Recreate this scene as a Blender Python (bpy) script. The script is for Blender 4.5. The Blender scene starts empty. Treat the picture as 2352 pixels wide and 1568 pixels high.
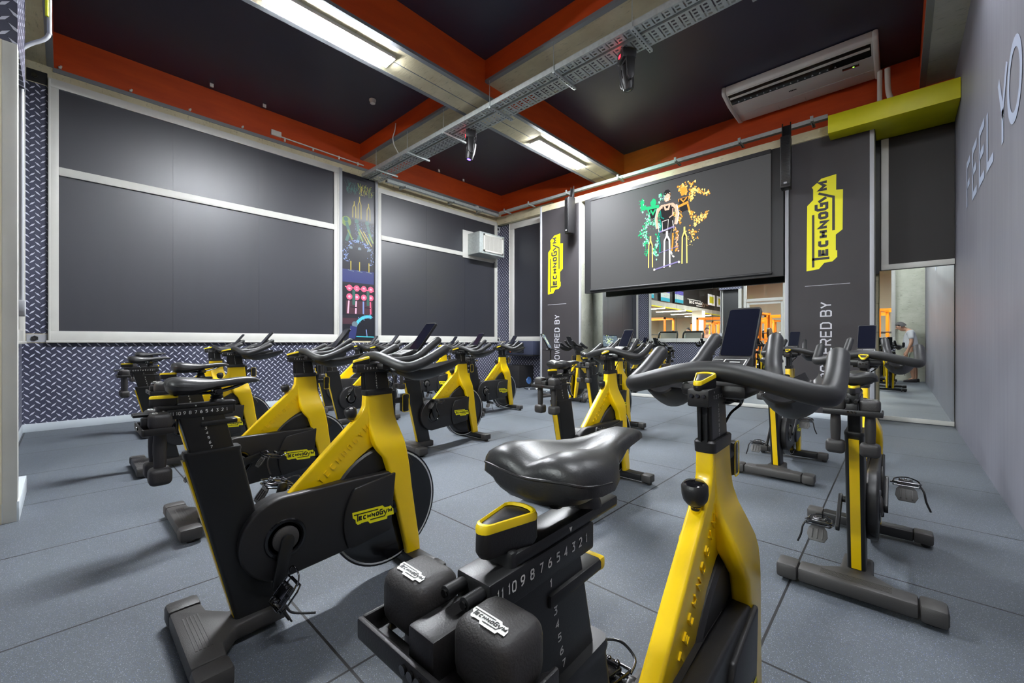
LAMP = 330.0; GYM = 400.0; EXPO = 0.48
import bpy, bmesh, math, random
from mathutils import Vector, Matrix
random.seed(7)
S = bpy.context.scene
COL = S.collection
PI = math.pi
R = math.radians

# ------------------------------------------------------------------ materials
def lin(c):
    return tuple((x / 12.92 if x <= 0.04045 else ((x + 0.055) / 1.055) ** 2.4) for x in (v / 255.0 for v in c))

def newmat(name):
    m = bpy.data.materials.new(name)
    m.use_nodes = True
    nt = m.node_tree
    b = nt.nodes['Principled BSDF']
    return m, nt, b

def P(name, rgb, rough=0.5, metal=0.0, spec=0.5, coat=0.0, bump=None, noise=None, emit=None):
    """rgb in sRGB 0-255; bump=(scale, strength); noise=(scale, amount) varies the colour a little"""
    m, nt, b = newmat(name)
    c = lin(rgb)
    b.inputs['Base Color'].default_value = (*c, 1)
    b.inputs['Roughness'].default_value = rough
    b.inputs['Metallic'].default_value = metal
    b.inputs['Specular IOR Level'].default_value = spec
    if coat:
        b.inputs['Coat Weight'].default_value = coat
        b.inputs['Coat Roughness'].default_value = 0.12
    if emit:
        b.inputs['Emission Color'].default_value = (*lin(emit[0]), 1)
        b.inputs['Emission Strength'].default_value = emit[1]
    if bump or noise:
        tc = nt.nodes.new('ShaderNodeTexCoord')
    if bump:
        n = nt.nodes.new('ShaderNodeTexNoise'); n.inputs['Scale'].default_value = bump[0]; n.inputs['Detail'].default_value = 3
        nt.links.new(tc.outputs['Object'], n.inputs['Vector'])
        bp = nt.nodes.new('ShaderNodeBump'); bp.inputs['Strength'].default_value = bump[1]; bp.inputs['Distance'].default_value = 0.01
        nt.links.new(n.outputs['Fac'], bp.inputs['Height']); nt.links.new(bp.outputs['Normal'], b.inputs['Normal'])
    if noise:
        n = nt.nodes.new('ShaderNodeTexNoise'); n.inputs['Scale'].default_value = noise[0]; n.inputs['Detail'].default_value = 5
        nt.links.new(tc.outputs['Object'], n.inputs['Vector'])
        rp = nt.nodes.new('ShaderNodeValToRGB')
        a = noise[1]
        rp.color_ramp.elements[0].color = (*[x * (1 - a) for x in c], 1); rp.color_ramp.elements[0].position = 0.3
        rp.color_ramp.elements[1].color = (*[min(1, x * (1 + a)) for x in c], 1); rp.color_ramp.elements[1].position = 0.7
        nt.links.new(n.outputs['Fac'], rp.inputs['Fac']); nt.links.new(rp.outputs['Color'], b.inputs['Base Color'])
    return m

def emis(name, rgb, strength):
    m, nt, b = newmat(name)
    nt.nodes.remove(b)
    e = nt.nodes.new('ShaderNodeEmission')
    e.inputs['Color'].default_value = (*lin(rgb), 1); e.inputs['Strength'].default_value = strength
    nt.links.new(e.outputs[0], nt.nodes['Material Output'].inputs['Surface'])
    return m

class NT:
    """tiny helper to chain math nodes"""
    def __init__(s, nt): s.nt = nt
    def m(s, op, a, b=None, c=None):
        n = s.nt.nodes.new('ShaderNodeMath'); n.operation = op
        for i, v in enumerate((a, b, c)):
            if v is None: continue
            if isinstance(v, (int, float)): n.inputs[i].default_value = v
            else: s.nt.links.new(v, n.inputs[i])
        return n.outputs[0]
    def ramp(s, fac, stops):
        n = s.nt.nodes.new('ShaderNodeValToRGB')
        el = n.color_ramp.elements
        while len(el) < len(stops): el.new(0.5)
        for e, (p, c) in zip(el, stops): e.position = p; e.color = (*c, 1)
        s.nt.links.new(fac, n.inputs['Fac'])
        return n.outputs['Color']
    def noise(s, vec, scale, detail=4, rough=0.5):
        n = s.nt.nodes.new('ShaderNodeTexNoise'); n.inputs['Scale'].default_value = scale
        n.inputs['Detail'].default_value = detail; n.inputs['Roughness'].default_value = rough
        if vec is not None: s.nt.links.new(vec, n.inputs['Vector'])
        return n.outputs['Fac']
    def pos(s):
        g = s.nt.nodes.new('ShaderNodeNewGeometry')
        x = s.nt.nodes.new('ShaderNodeSeparateXYZ'); s.nt.links.new(g.outputs['Position'], x.inputs[0])
        return g.outputs['Position'], x.outputs[0], x.outputs[1], x.outputs[2]
    def mapv(s, vec, scale):
        n = s.nt.nodes.new('ShaderNodeMapping'); n.inputs['Scale'].default_value = scale
        s.nt.links.new(vec, n.inputs['Vector']); return n.outputs[0]
    def mix(s, fac, a, b):
        n = s.nt.nodes.new('ShaderNodeMix'); n.data_type = 'RGBA'
        for sock, v in ((n.inputs[0], fac), (n.inputs[6], a), (n.inputs[7], b)):
            if isinstance(v, (int, float)): sock.default_value = v
            elif isinstance(v, tuple): sock.default_value = (*v, 1)
            else: s.nt.links.new(v, sock)
        return n.outputs[2]
    def bump(s, h, strength, dist=0.01):
        n = s.nt.nodes.new('ShaderNodeBump'); n.inputs['Strength'].default_value = strength; n.inputs['Distance'].default_value = dist
        s.nt.links.new(h, n.inputs['Height']); return n.outputs[0]

def mat_tread():
    m, nt, b = newmat('diamond_plate_print'); q = NT(nt)
    pos, x, y, z = q.pos()
    u = q.m('ADD', x, y)
    Pd = 0.09
    def lug(off, sgn):
        fu = q.m('SUBTRACT', q.m('FRACT', q.m('ADD', q.m('DIVIDE', u, Pd), off + 50.0)), 0.5)
        fv = q.m('SUBTRACT', q.m('FRACT', q.m('ADD', q.m('DIVIDE', z, Pd), off)), 0.5)
        a = q.m('ABSOLUTE', q.m('ADD', fu, q.m('MULTIPLY', fv, sgn)))
        c = q.m('ABSOLUTE', q.m('SUBTRACT', fu, q.m('MULTIPLY', fv, sgn)))
        d = q.m('ADD', q.m('DIVIDE', a, 0.62), q.m('DIVIDE', c, 0.15))
        return q.m('SUBTRACT', 1.0, d)
    l = q.m('MAXIMUM', lug(0.0, 1.0), lug(0.5, -1.0))
    base = q.ramp(q.noise(pos, 1.4, 3), [(0.3, lin((50, 52, 68))), (0.7, lin((78, 80, 98)))])
    shade = q.mix(q.m('GREATER_THAN', l, -0.28), base, lin((44, 46, 60)))
    fac = q.ramp(l, [(0.0, (0, 0, 0)), (0.14, (1, 1, 1))])
    col = q.mix(fac, shade, lin((206, 208, 222)))
    nt.links.new(col, b.inputs['Base Color'])
    b.inputs['Roughness'].default_value = 0.38
    b.inputs['Specular IOR Level'].default_value = 0.35
    return m

def mat_floor():
    m, nt, b = newmat('rubber_floor'); q = NT(nt)
    pos, x, y, z = q.pos()
    big = q.noise(pos, 0.9, 4)
    fine = q.noise(pos, 260.0, 2, 0.7)
    med = q.noise(pos, 28.0, 4)
    base = q.ramp(big, [(0.3, lin((62, 68, 74))), (0.7, lin((90, 96, 103)))])
    base = q.mix(q.m('MULTIPLY', q.m('ABSOLUTE', q.m('SUBTRACT', med, 0.5)), 1.2), base, lin((52, 56, 62)))
    def fl(scale, thr, col, seed):
        v = nt.nodes.new('ShaderNodeTexVoronoi'); v.inputs['Scale'].default_value = scale
        mp = nt.nodes.new('ShaderNodeMapping'); mp.inputs['Location'].default_value = (seed, seed * 2, 0)
        nt.links.new(pos, mp.inputs[0]); nt.links.new(mp.outputs[0], v.inputs['Vector'])
        return q.m('LESS_THAN', v.outputs['Distance'], thr), col
    f1, c1 = fl(150.0, 0.20, lin((186, 194, 206)), 3.0)
    f2, c2 = fl(120.0, 0.19, lin((76, 98, 165)), 11.0)
    f3, c3 = fl(170.0, 0.22, lin((46, 50, 56)), 23.0)
    col = q.mix(q.m('MULTIPLY', f3, 0.5), base, c3)
    col = q.mix(q.m('MULTIPLY', f1, 0.45), col, c1)
    col = q.mix(q.m('MULTIPLY', f2, 0.4), col, c2)
    col = q.mix(q.ramp(fine, [(0.35, (0, 0, 0)), (0.7, (.30, .30, .30))]), col, lin((128, 134, 140)))
    def seam(c, off):
        f = q.m('ABSOLUTE', q.m('SUBTRACT', q.m('FRACT', q.m('ADD', c, off)), 0.5))
        return q.m('LESS_THAN', f, 0.0048)
    s = q.m('MAXIMUM', seam(x, 100.5 + 0.372), seam(y, 100.5 - 0.665))
    col = q.mix(s, col, lin((24, 25, 27)))
    nt.links.new(col, b.inputs['Base Color'])
    b.inputs['Roughness'].default_value = 0.52
    nt.links.new(q.ramp(big, [(0.3, (.46, .46, .46)), (0.7, (.62, .62, .62))]), b.inputs['Roughness'])
    b.inputs['Specular IOR Level'].default_value = 0.45
    nt.links.new(q.bump(fine, 0.25, 0.004), b.inputs['Normal'])
    return m

def mat_concrete(name, a, c, scale=2.2, rough=0.8):
    m, nt, b = newmat(name); q = NT(nt)
    pos, x, y, z = q.pos()
    n1 = q.noise(q.mapv(pos, (1, 1, 1)), scale, 6, 0.6)
    n2 = q.noise(q.mapv(pos, (1.2, 6, 3)), 6.0, 5, 0.65)
    col = q.ramp(n1, [(0.3, lin(a)), (0.7, lin(c))])
    dk = q.ramp(n2, [(0.30, (1, 1, 1)), (0.42, (0, 0, 0))])
    col = q.mix(q.m('MULTIPLY', dk, 0.5), col, lin(tuple(int(v * 0.55) for v in a)))
    nt.links.new(col, b.inputs['Base Color']); b.inputs['Roughness'].default_value = rough
    nt.links.new(q.bump(n2, 0.25), b.inputs['Normal'])
    return m

def mat_orange():
    m, nt, b = newmat('orange_paint'); q = NT(nt)
    pos, x, y, z = q.pos()
    n = q.noise(q.mapv(pos, (1, 1, 5)), 1.5, 5, 0.6)
    nt.links.new(q.ramp(n, [(0.25, lin((180, 60, 10))), (0.75, lin((206, 78, 15)))]), b.inputs['Base Color'])
    b.inputs['Roughness'].default_value = 0.55
    return m

def mat_streaky(name, a, c, rough):
    m, nt, b = newmat(name); q = NT(nt)
    pos, x, y, z = q.pos()
    n = q.noise(q.mapv(pos, (8, 8, 0.35)), 1.6, 5, 0.6)
    n2 = q.noise(pos, 1.1, 4)
    n3 = q.noise(pos, 17.0, 6, 0.75)
    f = q.m('ADD', q.m('MULTIPLY', n, 0.6), q.m('MULTIPLY', n2, 0.4))
    col = q.ramp(f, [(0.3, lin(a)), (0.7, lin(c))])
    col = q.mix(q.ramp(n3, [(0.72, (0, 0, 0)), (0.76, (.5, .5, .5))]), col, lin((170, 172, 182)))
    nt.links.new(col, b.inputs['Base Color']); b.inputs['Roughness'].default_value = rough
    return m

def mat_glass():
    m, nt, b = newmat('clear_glass'); nt.nodes.remove(b)
    t = nt.nodes.new('ShaderNodeBsdfTransparent'); t.inputs[0].default_value = (0.93, 0.96, 0.95, 1)
    g = nt.nodes.new('ShaderNodeBsdfGlossy'); g.inputs['Roughness'].default_value = 0.0
    fr = nt.nodes.new('ShaderNodeFresnel'); fr.inputs['IOR'].default_value = 1.45
    mx = nt.nodes.new('ShaderNodeMixShader')
    nt.links.new(fr.outputs[0], mx.inputs[0]); nt.links.new(t.outputs[0], mx.inputs[1]); nt.links.new(g.outputs[0], mx.inputs[2])
    nt.links.new(mx.outputs[0], nt.nodes['Material Output'].inputs['Surface'])
    return m

M = {}
M['yellow'] = P('yellow_enamel', (246, 205, 4), 0.32, coat=0.35)
M['yellow_trim'] = P('yellow_plastic', (246, 212, 20), 0.4)
M['black'] = P('black_plastic', (31, 30, 31), 0.42, bump=(500, 0.08))
M['black_metal'] = P('black_powder_coat', (25, 25, 26), 0.36, bump=(700, 0.05))
M['foot'] = P('charcoal_plastic', (60, 58, 57), 0.5, bump=(350, 0.12))
M['grip'] = P('rubber_grip', (40, 40, 41), 0.45, bump=(900, 0.06))
M['saddle'] = P('saddle_leatherette', (40, 40, 41), 0.38, bump=(420, 0.06))
M['dumb'] = P('dumbbell_rubber', (52, 50, 50), 0.5, bump=(420, 0.12))
M['chrome'] = P('dark_chrome', (98, 98, 100), 0.22, metal=1.0)
M['gloss_black'] = P('gloss_black', (16, 16, 19), 0.1, coat=0.5)
M['screen'] = P('dark_screen', (20, 22, 34), 0.08, coat=0.6)
M['white_ink'] = P('white_ink', (232, 232, 228), 0.5)
M['black_ink'] = P('black_ink', (22, 22, 22), 0.5)
M['silver_line'] = P('silver_line', (190, 192, 196), 0.3)
M['flywheel'] = P('flywheel_steel', (40, 42, 48), 0.22, metal=0.6)
M['tread'] = mat_tread()
M['floor'] = mat_floor()
M['concrete'] = mat_concrete('board_marked_concrete', (194, 184, 150), (220, 212, 180))
M['concrete_pale'] = mat_concrete('pale_concrete', (176, 178, 160), (206, 207, 192), 3.0)
M['concrete_grey'] = mat_concrete('grey_concrete', (168, 168, 158), (196, 196, 186), 2.0)
M['orange'] = mat_orange()
M['ceiling'] = P('aubergine_black_paint', (50, 47, 62), 0.40, spec=0.5, noise=(1.2, 0.12))
M['grey_wall'] = mat_streaky('grey_satin_wall', (110, 110, 119), (130, 130, 140), 0.5)
M['alu'] = P('cream_aluminium', (203, 202, 196), 0.42, noise=(3, 0.05))
M['alu_grey'] = P('grey_aluminium', (168, 170, 174), 0.4)
M['dark_film'] = P('dark_window_film', (46, 47, 54), 0.40, spec=0.7)
M['white_paint'] = P('white_skirting', (198, 206, 212), 0.5)
M['steel_trim'] = P('galvanised_trim', (138, 142, 146), 0.4, metal=0.3)
M['galv'] = P('galvanised_steel', (188, 196, 194), 0.42, metal=0.25, noise=(25, 0.12))
M['banner'] = P('banner_cloth', (50, 47, 49), 0.6, bump=(60, 0.04), noise=(2, 0.08))
M['banner_ink'] = P('banner_lettering', (200, 200, 206), 0.5)
M['logo_yellow'] = P('logo_yellow', (240, 232, 12), 0.5)
M['lime'] = P('lime_paint', (190, 186, 0), 0.5, noise=(3, 0.1))
M['mirror'] = P('mirror_silver', (226, 230, 228), 0.0, metal=1.0)
M['black_board'] = P('black_board', (26, 26, 28), 0.5)
M['screen_cloth'] = P('screen_cloth', (58, 58, 58), 0.9, spec=0.15, emit=((92, 92, 92), 0.26))  # cloth glows faintly so the lamp light across it looks even
M['white_plastic'] = P('white_plastic', (222, 220, 212), 0.4)
M['ac_body'] = P('ivory_plastic', (206, 202, 194), 0.4)
M['lamp'] = emis('lamp_diffuser', (246, 250, 255), LAMP)
M['lamp_soft'] = emis('lamp_diffuser_soft', (246, 250, 255), LAMP * .22)
M['gym_lamp'] = emis('gym_lamp_diffuser', (255, 246, 228), 6.0)
M['red_led'] = emis('red_led', (255, 20, 30), 14.0)
M['green_led'] = emis('green_led', (140, 255, 60), 6.0)
M['violet_led'] = emis('violet_led', (120, 90, 255), 5.0)
M['glass'] = mat_glass()
M['cream_wall'] = P('cream_wall', (226, 214, 190), 0.7)
M['brown_ceiling'] = P('brown_ceiling', (110, 72, 56), 0.7)
M['orange_gloss'] = P('orange_rack', (240, 128, 10), 0.4)
M['skin'] = P('skin', (196, 150, 124), 0.5)
M['hair'] = P('grey_hair', (88, 86, 86), 0.7)
M['tshirt'] = P('white_tshirt', (222, 224, 228), 0.8)
M['shorts'] = P('sage_shorts', (160, 166, 150), 0.8)
M['shoe'] = P('dark_shoe', (50, 46, 48), 0.6)
M['wall_letter'] = P('pale_blue_lettering', (168, 178, 200), 0.5)

# ------------------------------------------------------------------ mesh helper
def smooth(path, sub=6, closed=False):
    pts = [Vector(p) for p in path]
    out = []
    n = len(pts)
    rng = range(n) if closed else range(n - 1)
    for i in rng:
        if closed: p0, p1, p2, p3 = pts[i - 1], pts[i], pts[(i + 1) % n], pts[(i + 2) % n]
        else: p0, p1, p2, p3 = pts[max(i - 1, 0)], pts[i], pts[i + 1], pts[min(i + 2, n - 1)]
        for k in range(sub):
            t = k / sub
            out.append(0.5 * ((2 * p1) + (p2 - p0) * t + (2 * p0 - 5 * p1 + 4 * p2 - p3) * t * t + (3 * p1 - p0 - 3 * p2 + p3) * t ** 3))
    if not closed: out.append(pts[-1])
    return out

def rrect(hx, hy, r, k=4):
    """ring of a rounded rectangle, half sizes hx, hy"""
    r = min(r, hx * 0.999, hy * 0.999)
    out = []
    for cx, cy, a0 in ((hx - r, hy - r, 0), (-hx + r, hy - r, 90), (-hx + r, -hy + r, 180), (hx - r, -hy + r, 270)):
        for i in range(k + 1):
            a = R(a0 + 90 * i / k)
            out.append((cx + r * math.cos(a), cy + r * math.sin(a)))
    return out

class MB:
    def __init__(s): s.v = []; s.f = []; s.m = []
    def add(s, vs, fs, m=0, T=None):
        o = len(s.v)
        s.v += [tuple(T @ Vector(p)) if T else tuple(p) for p in vs]
        s.f += [tuple(i + o for i in f) for f in fs]
        s.m += [m] * len(fs)
        return s
    def bm(s, bm, m=0, T=None):
        bm.verts.ensure_lookup_table(); bm.verts.index_update()
        return s.add([v.co.copy() for v in bm.verts], [[v.index for v in f.verts] for f in bm.faces], m, T)
    def box(s, c, size, m=0, bev=0.0, T=None, seg=2):
        b = bmesh.new(); bmesh.ops.create_cube(b, size=1.0)
        for v in b.verts: v.co = Vector((v.co.x * size[0], v.co.y * size[1], v.co.z * size[2]))
        if bev: bmesh.ops.bevel(b, geom=b.edges[:], offset=bev, segments=seg, affect='EDGES', profile=0.5)
        X = Matrix.Translation(c)
        s.bm(b, m, T @ X if T else X); b.free(); return s
    def span(s, x0, x1, y0, y1, z0, z1, m=0, bev=0.0):
        return s.box(((x0 + x1) / 2, (y0 + y1) / 2, (z0 + z1) / 2), (abs(x1 - x0), abs(y1 - y0), abs(z1 - z0)), m, bev)
    def prism(s, pts, lo, hi, axis='x', m=0, bev=0.0, T=None, seg=2):
        def mk(a, b, h): return {'x': (h, a, b), 'y': (a, h, b), 'z': (a, b, h)}[axis]
        n = len(pts); b = bmesh.new()
        A = [b.verts.new(mk(p[0], p[1], lo)) for p in pts]; B = [b.verts.new(mk(p[0], p[1], hi)) for p in pts]
        b.faces.new(A); b.faces.new(B[::-1])
        for i in range(n): b.faces.new((A[i], B[i], B[(i + 1) % n], A[(i + 1) % n]))
        bmesh.ops.recalc_face_normals(b, faces=b.faces)
        if bev: bmesh.ops.bevel(b, geom=b.edges[:], offset=bev, segments=seg, affect='EDGES', profile=0.5, clamp_overlap=True)
        s.bm(b, m, T); b.free(); return s
    def loft(s, rings, m=0, caps=True, T=None, closed=False):
        n = len(rings[0]); vs = [p for r in rings for p in r]; fs = []
        k = len(rings)
        for i in range(k if closed else k - 1):
            for j in range(n):
                a, b = i * n, ((i + 1) % k) * n
                fs.append((a + j, a + (j + 1) % n, b + (j + 1) % n, b + j))
        if caps and not closed: fs += [tuple(range(n))[::-1], tuple(range((k - 1) * n, k * n))]
        return s.add(vs, fs, m, T)
    def tube(s, path, r, n=12, m=0, caps=True, T=None, closed=False, round_end=False):
        pts = [Vector(p) for p in path]; k = len(pts)
        rr = list(r) if isinstance(r, (list, tuple)) else [r] * k
        if round_end:
            d0 = (pts[0] - pts[1]).normalized(); d1 = (pts[-1] - pts[-2]).normalized()
            def cap(p, d, rad): return [(p + d * rad * math.sin(a), max(rad * math.cos(a), rad * .05)) for a in (R(35), R(65), R(88))]
            c0 = cap(pts[0], d0, rr[0]); c1 = cap(pts[-1], d1, rr[-1])
            pts = [c[0] for c in c0[::-1]] + pts + [c[0] for c in c1]; rr = [c[1] for c in c0[::-1]] + rr + [c[1] for c in c1]; k = len(pts)
        rings = []; up = None
        for i in range(k):
            if closed: t = pts[(i + 1) % k] - pts[i - 1]
            else: t = pts[min(i + 1, k - 1)] - pts[max(i - 1, 0)]
            t.normalize()
            if up is None:
                up = Vector((0, 0, 1)) if abs(t.z) < 0.9 else Vector((0, 1, 0))
            u = (up - t * up.dot(t)); u.normalize(); w = t.cross(u); up = u
            rings.append([pts[i] + (u * math.cos(2 * PI * j / n) + w * math.sin(2 * PI * j / n)) * rr[i] for j in range(n)])
        return s.loft(rings, m, caps, T, closed)
    def lathe(s, prof, n=20, m=0, T=None, caps=True):
        rings = [[(r * math.cos(2 * PI * j / n), r * math.sin(2 * PI * j / n), z) for j in range(n)] for r, z in prof]
        return s.loft(rings, m, caps, T)
    def ell(s, c, rad, m=0, n=14, k=8, T=None):
        prof = [(max(math.sin(PI * i / k), 0.02), -math.cos(PI * i / k)) for i in range(k + 1)]
        rings = [[(c[0] + rad[0] * r * math.cos(2 * PI * j / n), c[1] + rad[1] * r * math.sin(2 * PI * j / n), c[2] + rad[2] * z) for j in range(n)] for r, z in prof]
        return s.loft(rings, m, True, T)
    def quad(s, a, b, c, d, m=0): return s.add([a, b, c, d], [(0, 1, 2, 3)], m)
    def polys(s, pl, fn, m=0):
        for p in pl: s.add([fn(*q) for q in p], [tuple(range(len(p)))], m)
        return s

def obj(name, mb, mats, parent=None, loc=(0, 0, 0), ang=38, fix=True):
    me = bpy.data.meshes.new(name)
    me.from_pydata(mb.v, [], mb.f)
    if not isinstance(mats, (list, tuple)): mats = [mats]
    for m in mats: me.materials.append(M[m] if isinstance(m, str) else m)
    me.polygons.foreach_set('material_index', mb.m)
    if fix:
        b = bmesh.new(); b.from_mesh(me); bmesh.ops.recalc_face_normals(b, faces=b.faces); b.to_mesh(me); b.free()
    me.polygons.foreach_set('use_smooth', [True] * len(me.polygons))
    me.set_sharp_from_angle(angle=R(ang))
    me.update()
    o = bpy.data.objects.new(name, me); COL.objects.link(o)
    o.location = loc
    if parent: o.parent = parent
    return o

def tag(o, label, cat, group=None):
    o['label'] = label; o['category'] = cat
    if group: o['group'] = group
    return o
def thing(name, label, cat, loc=(0, 0, 0), rz=0.0, group=None):
    o = bpy.data.objects.new(name, None); COL.objects.link(o); o.location = loc; o.rotation_euler = (0, 0, rz)
    o.empty_display_size = 0.1
    return tag(o, label, cat, group)
def struct(name, mb, mats, parent=None, ang=38):
    o = obj(name, mb, mats, parent, ang=ang)
    if not parent: o['kind'] = 'structure'
    return o
def sempty(name, loc=(0, 0, 0)):
    o = bpy.data.objects.new(name, None); COL.objects.link(o); o.location = loc; o['kind'] = 'structure'; return o
def copy_tree(o, parent=None):
    c = o.copy(); COL.objects.link(c)
    if parent: c.parent = parent
    for ch in list(o.children): copy_tree(ch, c)
    return c

# ------------------------------------------------------------------ stroke lettering
GL = {
 'A': [[(0, 0), (.42, 1), (.58, 1), (1, 0)], [(.16, .33), (.84, .33)]],
 'B': [[(0, 0), (0, 1), (.75, 1), (.95, .86), (.95, .64), (.78, .53), (0, .53)], [(.78, .53), (1, .4), (1, .14), (.8, 0), (0, 0)]],
 'C': [[(1, 1), (.18, 1), (0, .82), (0, .18), (.18, 0), (1, 0)]],
 'D': [[(0, 0), (0, 1), (.75, 1), (1, .8), (1, .2), (.75, 0), (0, 0)]],
 'E': [[(1, 1), (0, 1), (0, 0), (1, 0)], [(0, .52), (.9, .52)]],
 'F': [[(1, 1), (0, 1), (0, 0)], [(0, .5), (.85, .5)]],
 'G': [[(1, 1), (.18, 1), (0, .82), (0, .18), (.18, 0), (1, 0), (1, .5), (.5, .5)]],
 'H': [[(0, 0), (0, 1)], [(1, 0), (1, 1)], [(0, .5), (1, .5)]],
 'L': [[(0, 1), (0, 0), (1, 0)]],
 'M': [[(0, 0), (0, 1), (.5, .3), (1, 1), (1, 0)]],
 'N': [[(0, 0), (0, 1), (1, 0), (1, 1)]],
 'O': [[(.18, 0), (.82, 0), (1, .18), (1, .82), (.82, 1), (.18, 1), (0, .82), (0, .18), (.18, 0)]],
 'P': [[(0, 0), (0, 1), (.8, 1), (1, .86), (1, .6), (.8, .46), (0, .46)]],
 'R': [[(0, 0), (0, 1), (.8, 1), (1, .86), (1, .62), (.8, .5), (0, .5)], [(.55, .5), (1, 0)]],
 'T': [[(0, 1), (1, 1)], [(.5, 1), (.5, 0)]],
 'U': [[(0, 1), (0, .18), (.18, 0), (.82, 0), (1, .18), (1, 1)]],
 'W': [[(0, 1), (.25, 0), (.5, .8), (.75, 0), (1, 1)]],
 'Y': [[(0, 1), (.5, .45), (1, 1)], [(.5, .45), (.5, 0)]],
 '0': [[(.2, 0), (.8, 0), (1, .2), (1, .8), (.8, 1), (.2, 1), (0, .8), (0, .2), (.2, 0)]],
 '1': [[(.15, .8), (.55, 1), (.55, 0)]],
 '2': [[(0, .85), (.2, 1), (.8, 1), (1, .85), (1, .6), (0, 0), (1, 0)]],
 '3': [[(0, 1), (1, 1), (.5, .58), (.85, .52), (1, .35), (1, .15), (.8, 0), (0, 0)]],
 '4': [[(.75, 0), (.75, 1), (0, .3), (1, .3)]],
 '5': [[(1, 1), (.1, 1), (.05, .58), (.8, .58), (1, .42), (1, .15), (.8, 0), (0, 0)]],
 '6': [[(.9, 1), (.3, .8), (0, .4), (0, .15), (.2, 0), (.8, 0), (1, .15), (1, .38), (.8, .54), (.1, .54)]],
 '7': [[(0, 1), (1, 1), (.4, 0)]],
 '8': [[(.2, .54), (.8, .54), (1, .4), (1, .15), (.8, 0), (.2, 0), (0, .15), (0, .4), (.2, .54), (.05, .68), (.05, .88), (.2, 1), (.8, 1), (.95, .88), (.95, .68), (.8, .54)]],
 '9': [[(.1, 0), (.7, .2), (1, .6), (1, .85), (.8, 1), (.2, 1), (0, .85), (0, .62), (.2, .46), (.9, .46)]],
}
def ribbon(pl, w):
    """polyline -> mitred quads of half width w/2"""
    P2 = [Vector(p) for p in pl]; n = len(P2); h = w / 2
    clo = (P2[0] - P2[-1]).length < 1e-6
    if clo: P2 = P2[:-1]; n -= 1
    L, Rr = [], []
    for i in range(n):
        if clo: a, b = P2[i] - P2[i - 1], P2[(i + 1) % n] - P2[i]
        else:
            a = P2[i] - P2[i - 1] if i else P2[1] - P2[0]; b = P2[i + 1] - P2[i] if i < n - 1 else a
        a = a.normalized(); b = b.normalized()
        na, nb = Vector((-a.y, a.x)), Vector((-b.y, b.x)); mt = na + nb
        if mt.length < 0.3: mt = na
        mt.normalize(); k = h / max(mt.dot(na), 0.45)
        L.append(P2[i] + mt * k); Rr.append(P2[i] - mt * k)
    out = []
    for i in range(n if clo else n - 1):
        j = (i + 1) % n
        out.append([tuple(L[i]), tuple(L[j]), tuple(Rr[j]), tuple(Rr[i])])
    return out
def glyph(ch, x, y, w, h, st):
    out = []
    for pl in GL[ch]:
        out += ribbon([(x + st / 2 + p[0] * (w - st), y + st / 2 + p[1] * (h - st)) for p in pl], st)
    return out
def text(sx, h, w, st, gap, x0=0.0, y0=0.0):
    out = []; x = x0
    for ch in sx:
        if ch == ' ': x += w * 0.6; continue
        ww = w * (0.55 if ch == '1' else 1.25 if ch in 'MW' else 1)
        out += glyph(ch, x, y0, ww, h, st); x += ww + gap
    return out, x - gap
LOGO_PLATE = [(0, 1.0), (0, .98), (.012, .65), (.074, .5), (.08, .28), (.123, .15), (.194, .15), (.194, .19), (.36, .19), (.406, .01), (.827, .0), (.835, .18), (1.0, .175), (.985, .58), (.95, .69), (.91, .85), (.885, .81), (.77, .81), (.715, .98)]
LOGO_PLATE = [(u, v * .335) for u, v in LOGO_PLATE]
def logo_letters():
    k = .335; o = []; st = .028
    o += ribbon([(.035, .81 * k), (.606, .81 * k)], .022)
    o += ribbon([(.122, .84 * k), (.122, .36 * k)], .026)
    for ch, a, b in (('E', .145, .232), ('C', .245, .325), ('H', .342, .425), ('N', .442, .53), ('O', .545, .625)):
        o += glyph(ch, a, .39 * k, b - a, .28 * k, st)
    o += glyph('G', .635, .39 * k, .09, .38 * k, st)
    o += ribbon([(.735, .66 * k), (.775, .45 * k)], st) + ribbon([(.83, .66 * k), (.765, .25 * k), (.41, .25 * k)], st * .85)
    o += glyph('M', .85, .39 * k, .105, .28 * k, st)
    return o
LOGO_TXT = logo_letters()
def tri(pl):
    """triangulate a 2D polygon outline"""
    from mathutils.geometry import tessellate_polygon
    t = tessellate_polygon([[Vector((p[0], p[1], 0)) for p in pl]])
    return [[pl[i] for i in x] for x in t]
def logo_mb(fn, thick=0.0006):
    """fn(u, v, h) -> 3D; material 0 plate, 1 lettering"""
    b = MB()
    b.polys(tri(LOGO_PLATE), lambda u, v: fn(u, v, 0.0), 0)
    b.polys(LOGO_TXT, lambda u, v: fn(u, v, thick), 1)
    return b
# ------------------------------------------------------------------ the indoor bike (x = rider's right, y = forward, z up)
CY, CZ = 0.322, 0.345            # crank axis
FY, FZ, FR = 0.797, 0.322, 0.275 # flywheel

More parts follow.
